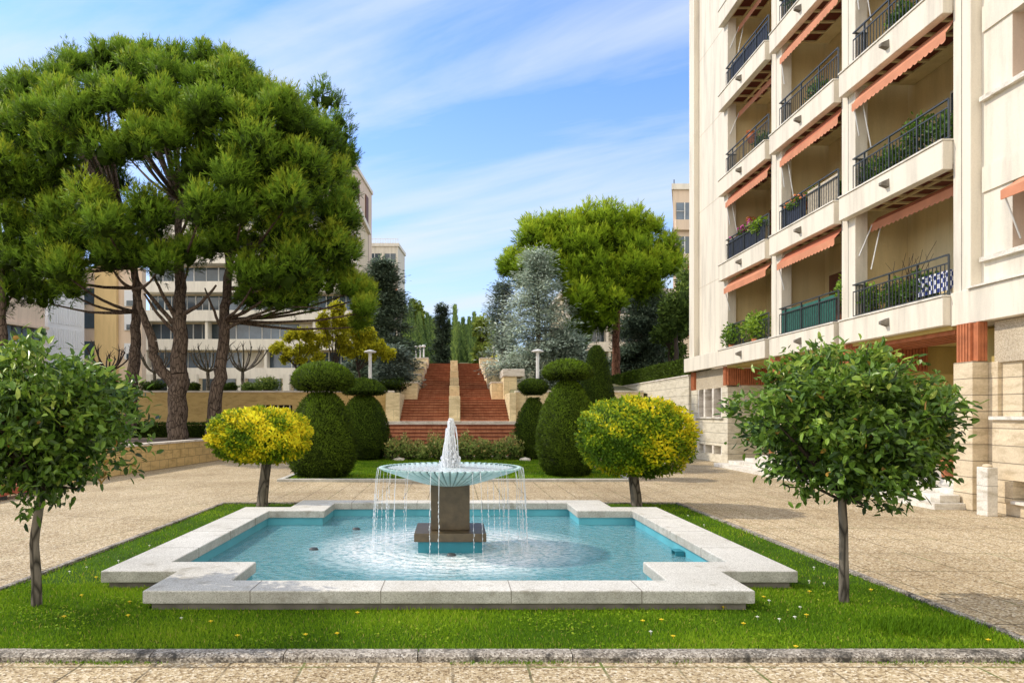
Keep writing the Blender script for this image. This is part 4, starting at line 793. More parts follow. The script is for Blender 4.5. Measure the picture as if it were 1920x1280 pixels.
def broadtree(label,px,Y,pyc,rpx,rpy,mat,n,v0,z0,name='leafy_tree',L=.22,W=.12,cat='tree',lob=10,seed=1,core=True,spread=.7):
    global rng; keep=rng; rng=np.random.default_rng(seed); c=at(px,pyc,Y); R=np.array([rpx/F*Y,rpx/F*Y*.9,rpy/F*Y]); t=thing(name,label,cat,(c[0],Y,z0)); a=Acc(); b=Acc()
    limb(b,(c[0],Y,z0-.2),c-[0,0,R[2]*.3],.10+.03*R[2],.06,sides=7)
    for k in range(lob):
        d=rand_dir(1)[0]; q=c+d*R*spread; r=R*rng.uniform(.32,.5); limb(b,c-[0,0,R[2]*.4],q,.05,.015,(0,0,.1),6,5)
        if core: a.blob(q,r*.6,2,.06,.2)
        m=n//lob; dd=rand_dir(m); P=q+dd*r*rng.uniform(.5,1.12,m)[:,None]; N=unit(dd+rng.normal(0,.3,(m,3))); D=unit(dd*.5+rng.normal(0,.5,(m,3))+[0,0,.1])
        a.leaves(P,D,L*rng.uniform(.6,1.3,m),W*rng.uniform(.7,1.2,m),np.clip(v0+.2*dd[:,2]+rng.normal(0,.16,m)+rng.normal(0,.06),0,1),N)
    part('trunk',b,M['twig'],t,smooth=True); part('crown',a,mat,t,attrs=True); rng=keep
def mimosa(label,px,Y,base,clumps,seed):
    global rng; keep=rng; rng=np.random.default_rng(seed); b0=at(px,base,Y); b0[2]=2.85; t=thing('mimosa_tree',label,'tree',b0,'flowering mimosas on the left terrace'); a=Acc(); b=Acc(); fk=at(px,base-42,Y); limb(b,b0-[0,0,.2],fk,.09,.06,(.1,0,0),7,7)
    for qx,qy,r in clumps:
        c=at(qx,qy,Y+rng.normal(0,.5)); limb(b,fk+rng.normal(0,.05,3),c,.035,.012,(0,0,.12),7,5); R=r/F*Y
        for k in range(6):
            q=c+rng.normal(0,.55,3)*R*np.array([1,1,.7]); m=130; ax=unit(rng.normal(0,1,3)+np.array([0,0,-.3])); P=q+rng.normal(0,.24,(m,3))*R+ax*rng.uniform(-.6,.6,m)[:,None]*R
            a.leaves(P,unit(rng.normal(0,1,(m,3))),.13*rng.uniform(.6,1.3,m),.075,np.clip(rng.normal(.62,.22,m)+.1*(P[:,2]-c[2])/R,0,1),unit(rng.normal(0,.6,(m,3))+[0,-.2,.7]))
    part('trunk',b,M['twig'],t,smooth=True); part('crown',a,M['mimosa'],t,attrs=True); rng=keep
mimosa('yellow flowering mimosa with a dense upright top left of the steps',626,38,735,[(622,590,16),(640,583,12),(632,606,18),(615,615,15),(648,612,16),(605,598,9),(635,632,16),(660,600,10),(612,640,12),(645,650,12)],71)
mimosa('yellow flowering mimosa arching down over the left lamp post',672,38.5,735,[(665,622,15),(682,628,15),(695,636,14),(708,645,13),(720,656,11),(730,664,9),(690,655,12),(672,645,14),(662,665,11),(700,668,9)],72)
mimosa('thin yellow mimosa in front of the terraced apartment balconies',560,38,735,[(525,648,11),(515,655,8),(545,632,11),(562,625,10),(578,628,9),(550,658,11),(572,655,12),(588,648,11),(535,672,8),(565,678,9),(595,668,9)],73)
for px,Y,pyc,rx,ry,v0,lab,mt in ((1268,40,560,34,75,.4,'tall loose leafy tree close to the far corner of the apartment building','broad'),(1255,44,640,40,35,.3,'low dark leafy tree behind the hedge at the far building corner','broad'),(1085,62,640,22,30,.4,'distant green tree between the cedars and the pine trunk','broad'),(905,70,640,22,46,.75,'sunlit yellow green tree right of the distant cypresses','broad'),(778,95,600,16,36,.6,'distant pale green tree beside the tower block','broad'),(870,100,640,40,40,.35,'distant dark green tree behind the centre cypress','broad'),(815,100,645,30,40,.35,'distant dark green tree behind the dark fir','broad')):
    broadtree(lab,px,Y,pyc,rx,ry,M[mt],2600,v0,gz(700,Y),seed=int(px),L=.24 if Y<60 else .4,W=.12 if Y<60 else .22)
Y=56; bush('yellow_bush','bright yellow flowering bush beside the upper right of the steps',at(930,680,Y),(.6,.6,.75),700,M['mimosa'],.16,.1,v0=.8)
# far tree belt so that the hill closes behind the cypresses
a=Acc(); n=24000; px=rng.uniform(-70,70,n); yy=rng.uniform(115,130,n); top=13.5+2.0*np.sin(px*.35)+1.4*np.sin(px*.9+1); P=np.stack([px,yy,8+rng.random(n)*(top-8+3*(np.abs(px)/70))],1); N=unit(rng.normal(0,.5,(n,3))+[0,-.5,.6])
a.leaves(P,unit(rng.normal(0,1,(n,3))),rng.uniform(.6,1.2,n),.6,np.clip(rng.normal(.35,.2,n),0,1),N); struct('distant_woods',a,M['broad'],'stuff','green wooded hill behind the top of the steps',attrs=True)
# pollarded bare trees
def pollard(label,px,Y,py_top,py_base,wpx,seed):
    global rng; keep=rng; rng=np.random.default_rng(seed); b=at(px,py_base,Y); z0=b[2]; top=gz(py_top,Y); w=wpx/F*Y; t=thing('bare_tree',label,'tree',(b[0],Y,z0),'pollarded bare trees on the left terrace'); a=Acc()
    zf=z0+(top-z0)*.42; limb(a,(b[0],Y,z0-.2),(b[0],Y,zf),.12,.10,sides=8)
    for i in range(11):
        th=2*math.pi*i/11+rng.uniform(-.2,.2); e=np.array([b[0]+math.cos(th)*w*rng.uniform(.45,1),Y+math.sin(th)*w*.8,zf+(top-zf)*rng.uniform(.45,.8)]); P=limb(a,(b[0],Y,zf-.05),e,.06,.038,(math.cos(th)*.15,0,-.15),7,6)
        a.blob(e,(.065,.065,.075),1,.5,.2)
        for k in range(3):
            g=e+np.array([rng.normal(0,.18),rng.normal(0,.18),rng.uniform(.35,.8)*(top-zf)*.35]); limb(a,e,g,.022,.008,n=4,sides=5)
    part('trunk',a,M['twig'] if seed==81 else M['bark_grey'],t,smooth=True); rng=keep
pollard('bare pollarded tree in front of the ochre building wing',203,41,640,735,46,81); pollard('bare pollarded tree just right of the thin left pine trunk',290,44,645,735,40,82); pollard('bare pollarded tree between the two main pine trunks',390,42,640,735,44,83); pollard('bare pollarded tree right of the leaning pine trunk',455,45,640,735,46,84)
# shrubs on the left terrace
for px,py,rx,ry,Y,v0,lab in ((500,722,28,16,37,.5,'rounded green shrub on the wall top above the vent openings'),(468,728,16,10,37.5,.35,'small dark shrub on the wall top left of the rounded one'),(363,727,11,9,37,.2,'tiny dark clipped shrub between the pine trunks on the wall top'),(285,725,26,11,38,.2,'low dark shrub on the wall top right of the thin pine trunk'),(430,727,14,9,38,.2,'low dark shrub beside the leaning pine trunk on the wall top'),(650,725,26,22,40,.4,'grey green shrub behind the capped topiaries'),(735,722,34,12,38,.12,'dark low shrub on the wall top beside the steps')):
    c=at(px,py,Y); bush('terrace_shrub',lab,c,(rx/F*Y,rx/F*Y,ry/F*Y),1400,M['topiary'] if v0<.3 else M['broad'],.10,.05,'shrubs on the left terrace wall',v0=v0,cat='shrub')
# low pots/planters
# ================================================================ LEFT BUILDINGS
def terraced(label,x0,x1,y,zb,floors,fh,name='apartment_block',setb=1.5,depth=12,seed=3):
    r=np.random.default_rng(seed); t=thing(name,label,'building',((x0+x1)/2,y,zb-1)); 
    part('wall',Acc().box((x0+.3,y+setb,zb-3),(x1-.3,y+depth,zb+floors*fh)),M['plaster_warm'],t)
    part('roof',Acc().box((x0,y-.2,zb+floors*fh),(x1,y+depth+.2,zb+floors*fh+.5)),M['slab_white'],t)
    for k in range(floors):
        z=zb+k*fh
        b=Acc(); b.box((x0,y,z-.25),(x1,y+setb-.003,z-.02)); b.box((x0,y-.12,z-.3),(x1,y-.003,z+.72)); part('balcony_slab',b,M['slab_white'],t)
        if k<floors: 
            x=x0+.5; g=Acc(); pn=Acc(); cu=Acc()
            while x<x1-1:
                w=r.uniform(1.2,2.6); w=min(w,x1-.5-x); kind=r.random()
                wi=part('window' if kind<.8 else 'blind',Acc().box((x+.06,y+setb-.06,z+.02),(x+w-.06,y+setb-.005,z+fh-.42)),(M['glass'] if r.random()<.75 else M['glass_light']) if kind<.8 else (M['slab_white'] if r.random()<.3 else M['glass_light']),t)
                part('window_frame',Acc().box((x-.05,y+setb-.12,z),(x+.05,y+setb-.061,z+fh-.4)),M['white_metal'],wi)
                if kind<.8: part('mullion',Acc().box((x+w/2-.025,y+setb-.09,z),(x+w/2+.025,y+setb-.061,z+fh-.42)),M['white_metal'],wi)
                if r.random()<.25: part('column',Acc().box((x-.12,y+.06,z),(x+.12,y+setb-.2,z+fh-.3)),M['slab_white'],t)
                x+=w
    return t
Y=68; 
terraced('long terraced apartment block with pale balcony bands behind the pines',gx(262,Y),gx(668,Y),Y,gz(692,Y)-.6,6,54.0/F*Y,seed=4)
# ground storey under it
Y=66; t=thing('terrace_pavilion','low cream storey with columns under the terraced apartment block','building',(-18,Y,3)); b=Acc(); b.box((gx(262,Y),Y+2,2.6),(gx(640,Y),Y+2.5,gz(700,Y)+.3)); part('wall',b,M['plaster_warm'],t)
b=Acc(); g=Acc()
for k in range(9):
    px=268+k*44; part('column',Acc().box((gx(px,Y)-.3,Y+.9,2.6),(gx(px,Y)+.3,Y+1.5,gz(700,Y))),M['slab_white'],t); part('window',Acc().box((gx(px+10,Y),Y+1.9,gz(732,Y)),(gx(px+30,Y),Y+1.99,gz(704,Y))),M['glass'],t)
# ochre wing
Y=58; x0,x1=gx(146,Y),gx(262,Y); t=thing('ochre_wing','ochre stair tower wing with shuttered windows left of the pine trunks','building',((x0+x1)/2,Y,2.5)); zt=gz(500,Y)
part('wall',Acc().box((x0,Y+.4,1),(x1,Y+1.2,zt)),M['plaster_pink'],t); part('stair_tower',Acc().box((gx(177,Y),Y,1),(gx(218,Y),Y+.39,zt+.4)),M['plaster_ochre'],t)
for py in (605,560,660):
    z=gz(py,Y); fr=part('window',Acc().box((gx(218,Y)+.5,Y+.3,z-.55),(gx(256,Y),Y+.36,z+.75)),M['plaster_white'],t); part('pane',Acc().box((gx(218,Y)+.7,Y+.25,z-.5),(gx(256,Y)-.2,Y+.29,z-.1)),M['glass'],fr)
    part('window',Acc().box((x0+.1,Y+.33,z-.4),(gx(176,Y)-.05,Y+.39,z+.9)),M['glass'],t)
# white ribbed building
pA=at(90,0,54); pB=at(158,0,57); 
def slab_bldg(name,label,p0,p1,zb,zt,depth,mat):
    a=Acc(); p0=np.array(p0[:2]); p1=np.array(p1[:2]); e=unit(p1-p0); nn=np.array([-e[1],e[0]]); q=[p0,p1,p1+nn*depth,p0+nn*depth]
    t=thing(name,label,'building',(*((p0+p1)/2),zb)); a.prism([tuple(w) for w in q],zb,zt); part('wall',a,mat,t); return t,e,nn
t,e,nn=slab_bldg('white_building','white rendered building with ribbed panels behind the left small tree',pA,pB,1,gz(470,56),8,M['plaster_white'])
for z0,z1 in ((gz(652,55.5),gz(617,55.5)),(gz(604,55.5)-.2,gz(560,55.5))):
    a=Acc(); p0=np.array(pA[:2]); 
    for k in range(13):
        q=p0+e*(.25+k*.215)-nn*.05; a.prism([tuple(q),tuple(q+e*.10),tuple(q+e*.10+nn*.05),tuple(q+nn*.05)],z0,z1)
    part('ribbed_panel',a,M['plaster_white'],t)
pA2=at(-60,0,46); pB2=at(84,0,52); t,e,nn=slab_bldg('pink_beige_building','pinkish building with a long window band at the far left',pA2,pB2,1,gz(560,50),6,M['plaster_pink']); p0=np.array(pA2[:2]); Lb=np.linalg.norm(np.array(pB2[:2])-p0)
z0,z1=gz(640,49.5),gz(611,49.5)
a=Acc(); q=p0+e*.2-nn*.03; w=Lb-.6; a.prism([tuple(q),tuple(q+e*w),tuple(q+e*w+nn*.02),tuple(q+nn*.02)],z0,z1); wn=part('window',a,M['glass_light'],t)
a=Acc()
for k in range(8):
    q=p0+e*(.2+k*w/7.2)-nn*.09; a.prism([tuple(q),tuple(q+e*(.12 if k%2 else .3)),tuple(q+e*(.12 if k%2 else .3)+nn*.055),tuple(q+nn*.055)],z0,z1)
part('frame',a,M['iron'],wn); a=Acc(); q=p0-nn*.25; a.prism([tuple(q),tuple(q+e*Lb),tuple(q+e*Lb+nn*.24),tuple(q+nn*.24)],z0-.25,z0-.05); part('sill',a,M['slab_white'],t)
a=Acc(); q=p0-nn*.4; a.prism([tuple(q),tuple(q+e*Lb),tuple(q+e*Lb+nn*.39),tuple(q+nn*.39)],z1+.02,z1+.2); part('eave',a,M['plaster_pink'],t)
# red parasol on the left terrace
p=at(200,716,40); t=thing('red_parasol','half folded red parasol under the bare tree by the ochre building','parasol',(p[0],40,2.85)); part('pole',Acc().tube([(p[0],40,2.8),(p[0],40,4.0)],.03,8),M['iron'],t)
a=Acc(); a.lathe([(0,4.0),(.25,3.9),(.6,3.62),(.62,3.5),(.3,3.6),(0,3.7)],(p[0],40,0),9); part('canopy',a,M['red'],t)
# tower blocks far left of centre
def tower(name,label,fx0,fx1,y,sidex,sidey,zb,zt,mat,fh,nwin,seed):
    t=thing(name,label,'building',((fx0+fx1)/2,y,zb)); a=Acc(); poly=[(fx0,y),(fx1,y),(sidex,sidey),(fx0+(sidex-fx1),sidey)]; a.prism(poly,zb,zt); part('wall',a,mat,t)
    part('parapet',Acc().prism([(fx0-.2,y-.2),(fx1+.2,y-.2),(sidex+.2,sidey+.2),(fx0+(sidex-fx1)-.2,sidey+.2)],zt,zt+.5),M['slab_white'],t)
    z=zt-2.4; k=0
    while z>zb+5:
        for i in range(nwin):
            w=(fx1-fx0)/nwin; xa=fx0+w*(i+.14); xb=fx0+w*(i+.86)
            wi=part('window',Acc().box((xa,y-.05,z-.3),(xb,y-.004,z+1.25)),M['glass'] if (i+k)%3 else M['glass_light'],t); part('window_frame',Acc().box((xa,y-.12,z+.5-.04),((xa+xb)/2,y-.055,z+.5)).box(((xa+xb)/2-.04,y-.12,z-.3),((xa+xb)/2+.04,y-.055,z+1.25)),M['white_metal'],wi)
        part('balcony_slab',Acc().box((fx0+.1,y-.45,z-1.25),(fx1-.1,y-.004,z-.36)),mat,t); 
        if k%2: part('band',Acc().box((fx0+.1,y-.06,z-1.6),(fx1-.1,y-.004,z-1.35)),M['awning_light'],t)
        z-=fh; k+=1
    return t
Y=92; x1=gx(656,Y); zt=gz(298,Y); t=tower('tower_block','tall beige slab tower block rising behind the big pines',x1-16,x1,Y,gx(697,107),107,4,zt,M['plaster_pink'],3.0,5,1)
a=Acc(); d=np.array([gx(697,107)-x1,15.]); 
for f0,f1 in ((.30,.36),(.66,.78)):
    q0=np.array([x1,Y])+d*f0+[.03,0]; q1=np.array([x1,Y])+d*f1+[.03,0]; a.prism([tuple(q0),tuple(q1),tuple(q1+[.12,0]),tuple(q0+[.12,0])],8,zt-1.5)
part('window_strip',a,M['shutter'],t)
Y=116; x0=gx(694,Y); x1=gx(746,Y); zt=gz(462,Y); t=tower('tower_block','smaller pale block with a roof railing and striped balconies beside the sky gap',x0-3,x1,Y,gx(759,123),123,4,zt,M['plaster'],3.05,3,2)
a=Acc(); a.box((x0,Y+.3,zt+1.25),(x1,Y+.36,zt+1.32)); 
for k in range(12): xx=x0+(x1-x0)*k/11; a.box((xx-.03,Y+.3,zt+.5),(xx+.03,Y+.36,zt+1.25))
part('roof_railing',a,M['white_metal'],t)
# blocks behind the right trees
Y=64; x0=gx(1262,Y); t=tower('tower_block','beige block with a dark window strip just beyond the apartment building',x0,x0+8,Y,x0+11.4,74,3,gz(356,Y),M['plaster_pink'],3.0,4,3)
part('antenna',Acc().tube([(x0+.4,Y+1,gz(356,Y)),(x0+.4,Y+1,gz(330,Y))],.05,5),M['iron'],t)
Y=78; terraced('white balconied apartment block glimpsed through the trees on the right',gx(1055,Y),gx(1300,Y),Y,gz(650,Y)-3.2,3,3.0,seed=9)
Y=58; t=thing('cream_pavilion','low cream pavilion wall with a dark opening behind the hedge','building',(gx(1210,Y),Y,4)); part('wall',Acc().box((gx(1192,Y),Y,3),(gx(1236,Y),Y+3,gz(680,Y))),M['plaster_warm'],t); part('roof',Acc().box((gx(1140,Y),Y-.4,gz(679.5,Y)),(gx(1240,Y),Y+3.5,gz(676,Y))),M['slab_white'],t); part('opening',Acc().box((gx(1140,Y),Y+.3,3),(gx(1192,Y)-.01,Y+.5,gz(680,Y))),M['dark'],t)
# ================================================================ MAIN APARTMENT BUILDING
bd=thing('apartment_building','cream apartment building with balconies and coral awnings on the right','building',(12,20,0))
Z0,FH,NFL_=3.46,3.0,6; TOP=Z0+FH*NFL_+.6
bays=[(25.2,21.74),(21.07,17.80),(17.20,13.83)]
piers=[(25.2,25.56),(21.07,21.74),(17.20,17.80),(13.36,13.83)]
# body behind the loggias
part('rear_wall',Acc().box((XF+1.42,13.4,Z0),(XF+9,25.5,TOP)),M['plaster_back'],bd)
part('end_wall',Acc().box((XF+.2,25.56,Z0+.56),(XF+9,28.72,TOP)),M['plaster'],bd)
for k in range(1,6): part('panel_joint',Acc().box((XF+.1965,25.57,Z0+FH*k+.30),(XF+.1995,28.715,Z0+FH*k+.312)),M['pebble'],bd)
part('corner_pilaster',Acc().box((XF,28.722,Z0+.56),(XF+9,29.3,TOP+.2)),M['plaster'],bd)
part('roof',Acc().box((XF-.25,5.5,TOP+.21),(XF+9.2,29.4,TOP+.5)),M['slab_white'],bd)
for i,(a0,b0) in enumerate(piers):
    a=Acc(); a.box((XF,a0,Z0+.56),(XF+.30,b0,TOP+.2)); part('pier',a,M['plaster'],bd,bevel=.012)
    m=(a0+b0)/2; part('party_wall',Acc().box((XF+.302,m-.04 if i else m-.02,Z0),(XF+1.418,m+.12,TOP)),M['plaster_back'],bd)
    if b0-a0>.42: part('groove',Acc().box((XF-.004,m-.008,Z0+.6),(XF-.0005,m+.008,TOP)),M['render_grey'],bd)
sc_rng=np.random.default_rng(5)
def balcony(bi,k):
    far,near=bays[bi]; z=Z0+FH*k; y1=far+.36; y0=near
    a=Acc(); 
    if k>0: a.box((XF-.2,y0,z),(XF-.003,y1,z+.55)); a.box((XF-.003,y0+.01,z+.12),(XF+.05,far-.003,z+.54))
    else: a.box((XF-.2,y0+.002,z),(XF-.003,y1 if bi else 29.35,z+.55))
    a.box((XF+.05,y0+.01,z+.22),(XF+1.415,far-.01,z+.38))
    bal=part('balcony',a,M['plaster'],bd,bevel=.012)
    part('coping',Acc().box((XF-.225,y0-.01,z+.552),(XF+.06,y1+.0 if k else (y1 if bi else 25.56),z+.585)),M['stone_white'],bal)
    # railing
    r=Acc(); zb=z+.62; zt=z+.585+.80; xr=XF-.06; ya,yb=y0+.03,far-.02
    r.box((xr-.02,ya,zt-.03),(xr+.02,yb,zt)).box((xr-.012,ya,zt-.19),(xr+.012,yb,zt-.165)).box((xr-.012,ya,zb),(xr+.012,yb,zb+.025))
    n=int((yb-ya)/.115)
    for j in range(n+1):
        y=ya+(yb-ya)*j/n; w=.016 if j%8==0 else .0075
        r.box((xr-w,y-w,z+.586),(xr+w,y+w,zt-.031 if j%8==0 else zt-.17))
    r.box((xr,yb-.03,zt-.03),(XF+.28,yb,zt)); 
    for j in range(4): r.box((xr+.06+j*.08-.007,yb-.02,zb),(xr+.06+j*.08+.007,yb-.006,zt-.03))
    part('railing',r,M['iron'],bal)
    # coffered ceiling of the loggia above this balcony
    zc=z+FH+.21
    if k<NFL_:
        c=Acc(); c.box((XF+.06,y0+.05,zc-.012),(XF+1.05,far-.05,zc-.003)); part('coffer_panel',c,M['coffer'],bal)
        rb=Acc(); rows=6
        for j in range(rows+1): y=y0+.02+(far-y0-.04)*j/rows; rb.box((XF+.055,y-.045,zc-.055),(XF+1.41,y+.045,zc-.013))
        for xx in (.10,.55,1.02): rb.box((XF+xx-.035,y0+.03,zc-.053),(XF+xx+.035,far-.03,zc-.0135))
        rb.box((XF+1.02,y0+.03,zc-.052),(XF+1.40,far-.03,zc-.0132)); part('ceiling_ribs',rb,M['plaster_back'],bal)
    sp=Acc(); ym=(y0+y1)/2-.1; sp.prism([(XF-.2,z+.36),(XF-.36,z+.26),(XF-.36,z+.2),(XF-.2,z+.22)],ym-.07,ym+.07,1) if False else None
    s2=Acc(); V=[(XF-.2,ym-.07,z+.38),(XF-.2,ym+.07,z+.38),(XF-.2,ym+.07,z+.20),(XF-.2,ym-.07,z+.20),(XF-.36,ym-.05,z+.31),(XF-.36,ym+.05,z+.31),(XF-.36,ym+.05,z+.25),(XF-.36,ym-.05,z+.25)]
    s2.raw(V,[(0,1,2,3),(4,7,6,5),(0,4,5,1),(1,5,6,2),(2,6,7,3),(3,7,4,0)]); part('drain_spout',s2,M['render_grey'],bal)
    # awning under the slab above
    ext={(0,3):-.30,(1,3):-.34,(0,2):-.2,(2,0):-.22}.get((bi,k),sc_rng.uniform(.06,.2)); drop=.30 if ext>0 else .16
    if (bi,k) in ((1,3),): drop=.14
    zc2=z+FH-.03; aw=Acc(); ya,yb=y0+.06,far-.03; nn=int((yb-ya)/.16); x_in=XF+.12 if ext>0 else XF+.52; x_out=XF-ext*.8 if ext>0 else XF+.36
    V=[(x_in,ya,zc2),(x_in,yb,zc2),(x_out,yb,zc2-drop),(x_out,ya,zc2-drop)]; aw.raw(V,[(0,1,2,3)]); aw.raw([(p[0]+.004,p[1],p[2]-.006) for p in V],[(3,2,1,0)])
    ao=part('awning',aw,M['awning'] if (bi+k)%3 else M['awning_light'],bal)
    vl=Acc(); xs=x_out-.012
    for j in range(nn):
        u0=ya+(yb-ya)*j/nn; u1=ya+(yb-ya)*(j+1)/nn; um=(u0+u1)/2; t0=zc2-drop+.01; lo=t0-.16
        vl.raw([(xs,u0,t0),(xs,u0,lo),(xs-.006,(u0+um)/2,lo-.035),(xs-.008,um,lo-.045),(xs-.006,(um+u1)/2,lo-.035),(xs,u1,lo),(xs,u1,t0)],[tuple(range(7))])
    part('valance',vl,M['awning_light'],ao)
    ar=Acc(); ar.tube([(x_out,yb-.06,zc2-drop),(XF+.06,yb-.03,zc2-drop-.75)],.014,6); 
    if bi==2 or k%2: ar.tube([(x_out+.1,yb-.25,zc2-drop),(XF+.25,yb-.2,zc2-drop-1.1)],.014,6)
    part('awning_arm',ar,M['white_metal'],ao)
    return bal
bal={}
for k in range(NFL_):
    for bi in range(3): bal[bi,k]=balcony(bi,k)
    # door/window on the loggia rear wall
    for bi,(far,near) in enumerate(bays):
        z=Z0+FH*k+.40; yc=near+1.0+.3*((bi+k)%2)
        w=part('window',Acc().box((XF+1.36,yc-.65,z),(XF+1.417,yc+.75,z+2.0)),M['white_metal'],bd); part('pane',Acc().box((XF+1.33,yc-.58,z+.08),(XF+1.358,yc+.02,z+1.93)).box((XF+1.33,yc+.08,z+.08),(XF+1.358,yc+.68,z+1.93)),M['glass'],w)
        if (bi,k) in ((1,0),(2,2),(0,1)): part('shutter',Acc().box((XF+1.28,yc+.85,z),(XF+1.417,yc+1.75,z+1.9)),M['shutter'],bd)
# screens fixed to railings
def screen(bi,k,f0,f1,mat):
    far,near=bays[bi]; z=Z0+FH*k; y0=near+.05+(far-near-.1)*f0; y1=near+.05+(far-near-.1)*f1; part('rail_screen',Acc().box((XF-.035,y0,z+.61),(XF-.025,y1,z+1.30)),mat,bal[bi,k])
screen(1,0,.06,.98,M['screen_green']); screen(1,1,.55,.97,M['screen_dark']); screen(1,1,.02,.5,M['reed']); screen(0,3,.05,.9,M['screen_dark']); screen(0,1,.1,.95,M['screen_dark'])
# right hand wing with windows
XR=XF+.2; YR=13.358; WY0,WY1=11.1,12.62
sills=[Z0+1.10+FH*k*.985 for k in range(6)]
a=Acc(); a.box((XR,WY1,Z0+.62),(XR+6,YR,TOP)); part('wing_wall',a,M['plaster'],bd)
a=Acc(); a.box((XR,5.5,Z0+.62),(XR+6,WY0,TOP)); part('wing_wall',a,M['plaster'],bd)
prev=Z0+.62
for k,zs in enumerate(sills):
    part('spandrel',Acc().box((XR,WY0,prev),(XR+.5,WY1,zs)),M['plaster'],bd)
    sl=part('window_sill',Acc().box((XR-.09,5.5,zs),(XR+.34,13.30,zs+.085)),M['stone_white'],bd)
    part('lintel_band',Acc().box((XR-.035,5.5,zs+1.28),(XR-.0005,13.3,zs+1.75)),M['plaster'],bd)
    w=part('window',Acc().box((XR+.35,WY0,zs+.09),(XR+.40,WY1,zs+1.28)),M['shutter'],bd); part('frame',Acc().box((XR+.30,WY1-.07,zs+.09),(XR+.348,WY1,zs+1.28)).box((XR+.30,WY0,zs+.30),(XR+.33,WY1,zs+.34)),M['iron'],w)
    prev=zs+1.28
    part('reveal',Acc().box((XR+.001,WY1-.004,zs+.086),(XR+.34,WY1-.001,zs+1.279)),M['plaster_pink'],bd)
part('spandrel',Acc().box((XR,WY0,prev),(XR+.5,WY1,TOP)),M['plaster'],bd)
zs=sills[1]-.0; 
aw=part('window_awning',Acc().prism([(XR-.02,sills[0]+1.26),(XR-.34,sills[0]+1.06),(XR-.34,sills[0]+.90),(XR-.32,sills[0]+.90),(XR-.32,sills[0]+1.05),(XR-.02,sills[0]+1.24)],10.9,12.45,1),M['awning_light'],bd); part('awning_arm',Acc().tube([(XR-.32,12.4,sills[0]+1.0),(XR+.05,12.5,sills[0]+.25)],.014,6),M['white_metal'],aw)
part('floor_band',Acc().box((XF-.05,5.5,Z0-.02),(XR+5,13.828,Z0+.615)),M['plaster'],bd,bevel=.012); part('band_ledge',Acc().box((XF-.1,5.5,Z0+.617),(XR+.1,13.355,Z0+.65)),M['stone_white'],bd)
# ground floor, near end: stone pier, frieze, window
part('stone_pier',Acc().box((XF-.17,13.08,0),(XF+.12,13.58,2.72)),M['stone'],bd,bevel=.01)
part('stone_pier',Acc().box((XF+.122,12.86,0),(XF+.55,13.58,2.70)),M['stone'],bd,bevel=.01)
def slats(x0,x1,y,z0,z1,axis,parent,name='slat_panel'):
    a=Acc(); n=max(3,int(abs(x1-x0)/.075))
    for j in range(n):
        u=x0+(x1-x0)*(j+.5)/n
        if axis=='x': a.box((u-.026,y-.05,z0),(u+.026,y-.003,z1))
        else: a.box((y-.05,u-.026,z0),(y-.003,u+.026,z1))
    if axis=='x': a.box((x0,y-.002,z0+.01),(x1,y+.1,z1-.01))
    else: a.box((y-.002,x0,z0+.01),(y+.1,x1,z1-.01))
    part(name,a,M['terracotta'],parent)
slats(XF-.08,XF+.10,13.12,2.725,Z0-.025,'x',bd); slats(13.18,13.56,XF-.08,2.725,Z0-.025,'y',bd)
part('frieze',Acc().box((XF+.15,5.5,2.68),(XF+.6,12.98,Z0-.03)),M['pebble'],bd,bevel=.01)
part('window_sill',Acc().box((XF-.06,5.5,1.66),(XF+.5,12.84,1.72)),M['stone_white'],bd)
part('base_wall',Acc().box((XF,5.5,.62),(XF+.6,12.82,1.658)),M['stone'],bd); part('base_wall',Acc().box((XF+.02,5.5,0),(XF+.6,12.82,.22)),M['stone'],bd)
part('base_wall',Acc().box((XF+.001,12.35,.22),(XF+.6,12.82,.62)),M['stone'],bd); part('vent_recess',Acc().box((XF+.45,5.5,.22),(XF+.6,12.35,.62)),M['dark'],bd); part('vent_sill',Acc().box((XF-.05,5.5,.222),(XF+.44,12.345,.27)),M['stone_white'],bd)
part('window_reveal',Acc().box((XF+.2,12.40,1.722),(XF+.6,12.858,2.678)),M['stone'],bd)
w=part('window',Acc().box((XF+.42,5.5,1.722),(XF+.5,12.398,2.678)),M['shutter'],bd); part('frame',Acc().box((XF+.36,12.30,1.722),(XF+.418,12.36,2.678)).box((XF+.33,5.5,1.95),(XF+.36,12.36,1.99)),M['white_metal'],w)
# porch
part('porch_ceiling',Acc().box((XF-.02,13.83,Z0-.08),(XF+7,25.2,Z0-.003)),M['plaster_yellow'],bd)
a=Acc()
for j in range(6): xx=XF+.10+j*.22; a.box((xx-.05,13.85,Z0-.16),(xx+.05,17.2,Z0-.083))
part('ceiling_slats',a,M['terracotta'],bd)
for (a0,b0),x1 in ((piers[2],XF+1.75),(piers[1],XF+2.2),(piers[0],XF+2.6)):
    slats(XF+.0,x1,a0+.05,2.78,Z0-.085,'x',bd,'beam_cladding')
    slats(a0+.06,b0-.05,XF+.0,2.782,Z0-.02,'y',bd,'beam_cladding')
part('porch_bulkhead',Acc().box((XF+1.78,17.3,2.72),(XF+7,17.6,Z0-.085)),M['plaster_yellow'],bd)
part('porch_rear_wall',Acc().box((XF+3.4,13.9,0),(XF+3.7,25.19,Z0-.09)),M['plaster_yellow'],bd)
part('porch_side_wall',Acc().box((XF+.56,13.42,0),(XF+3.4,13.8,Z0-.09)),M['plaster_yellow'],bd)
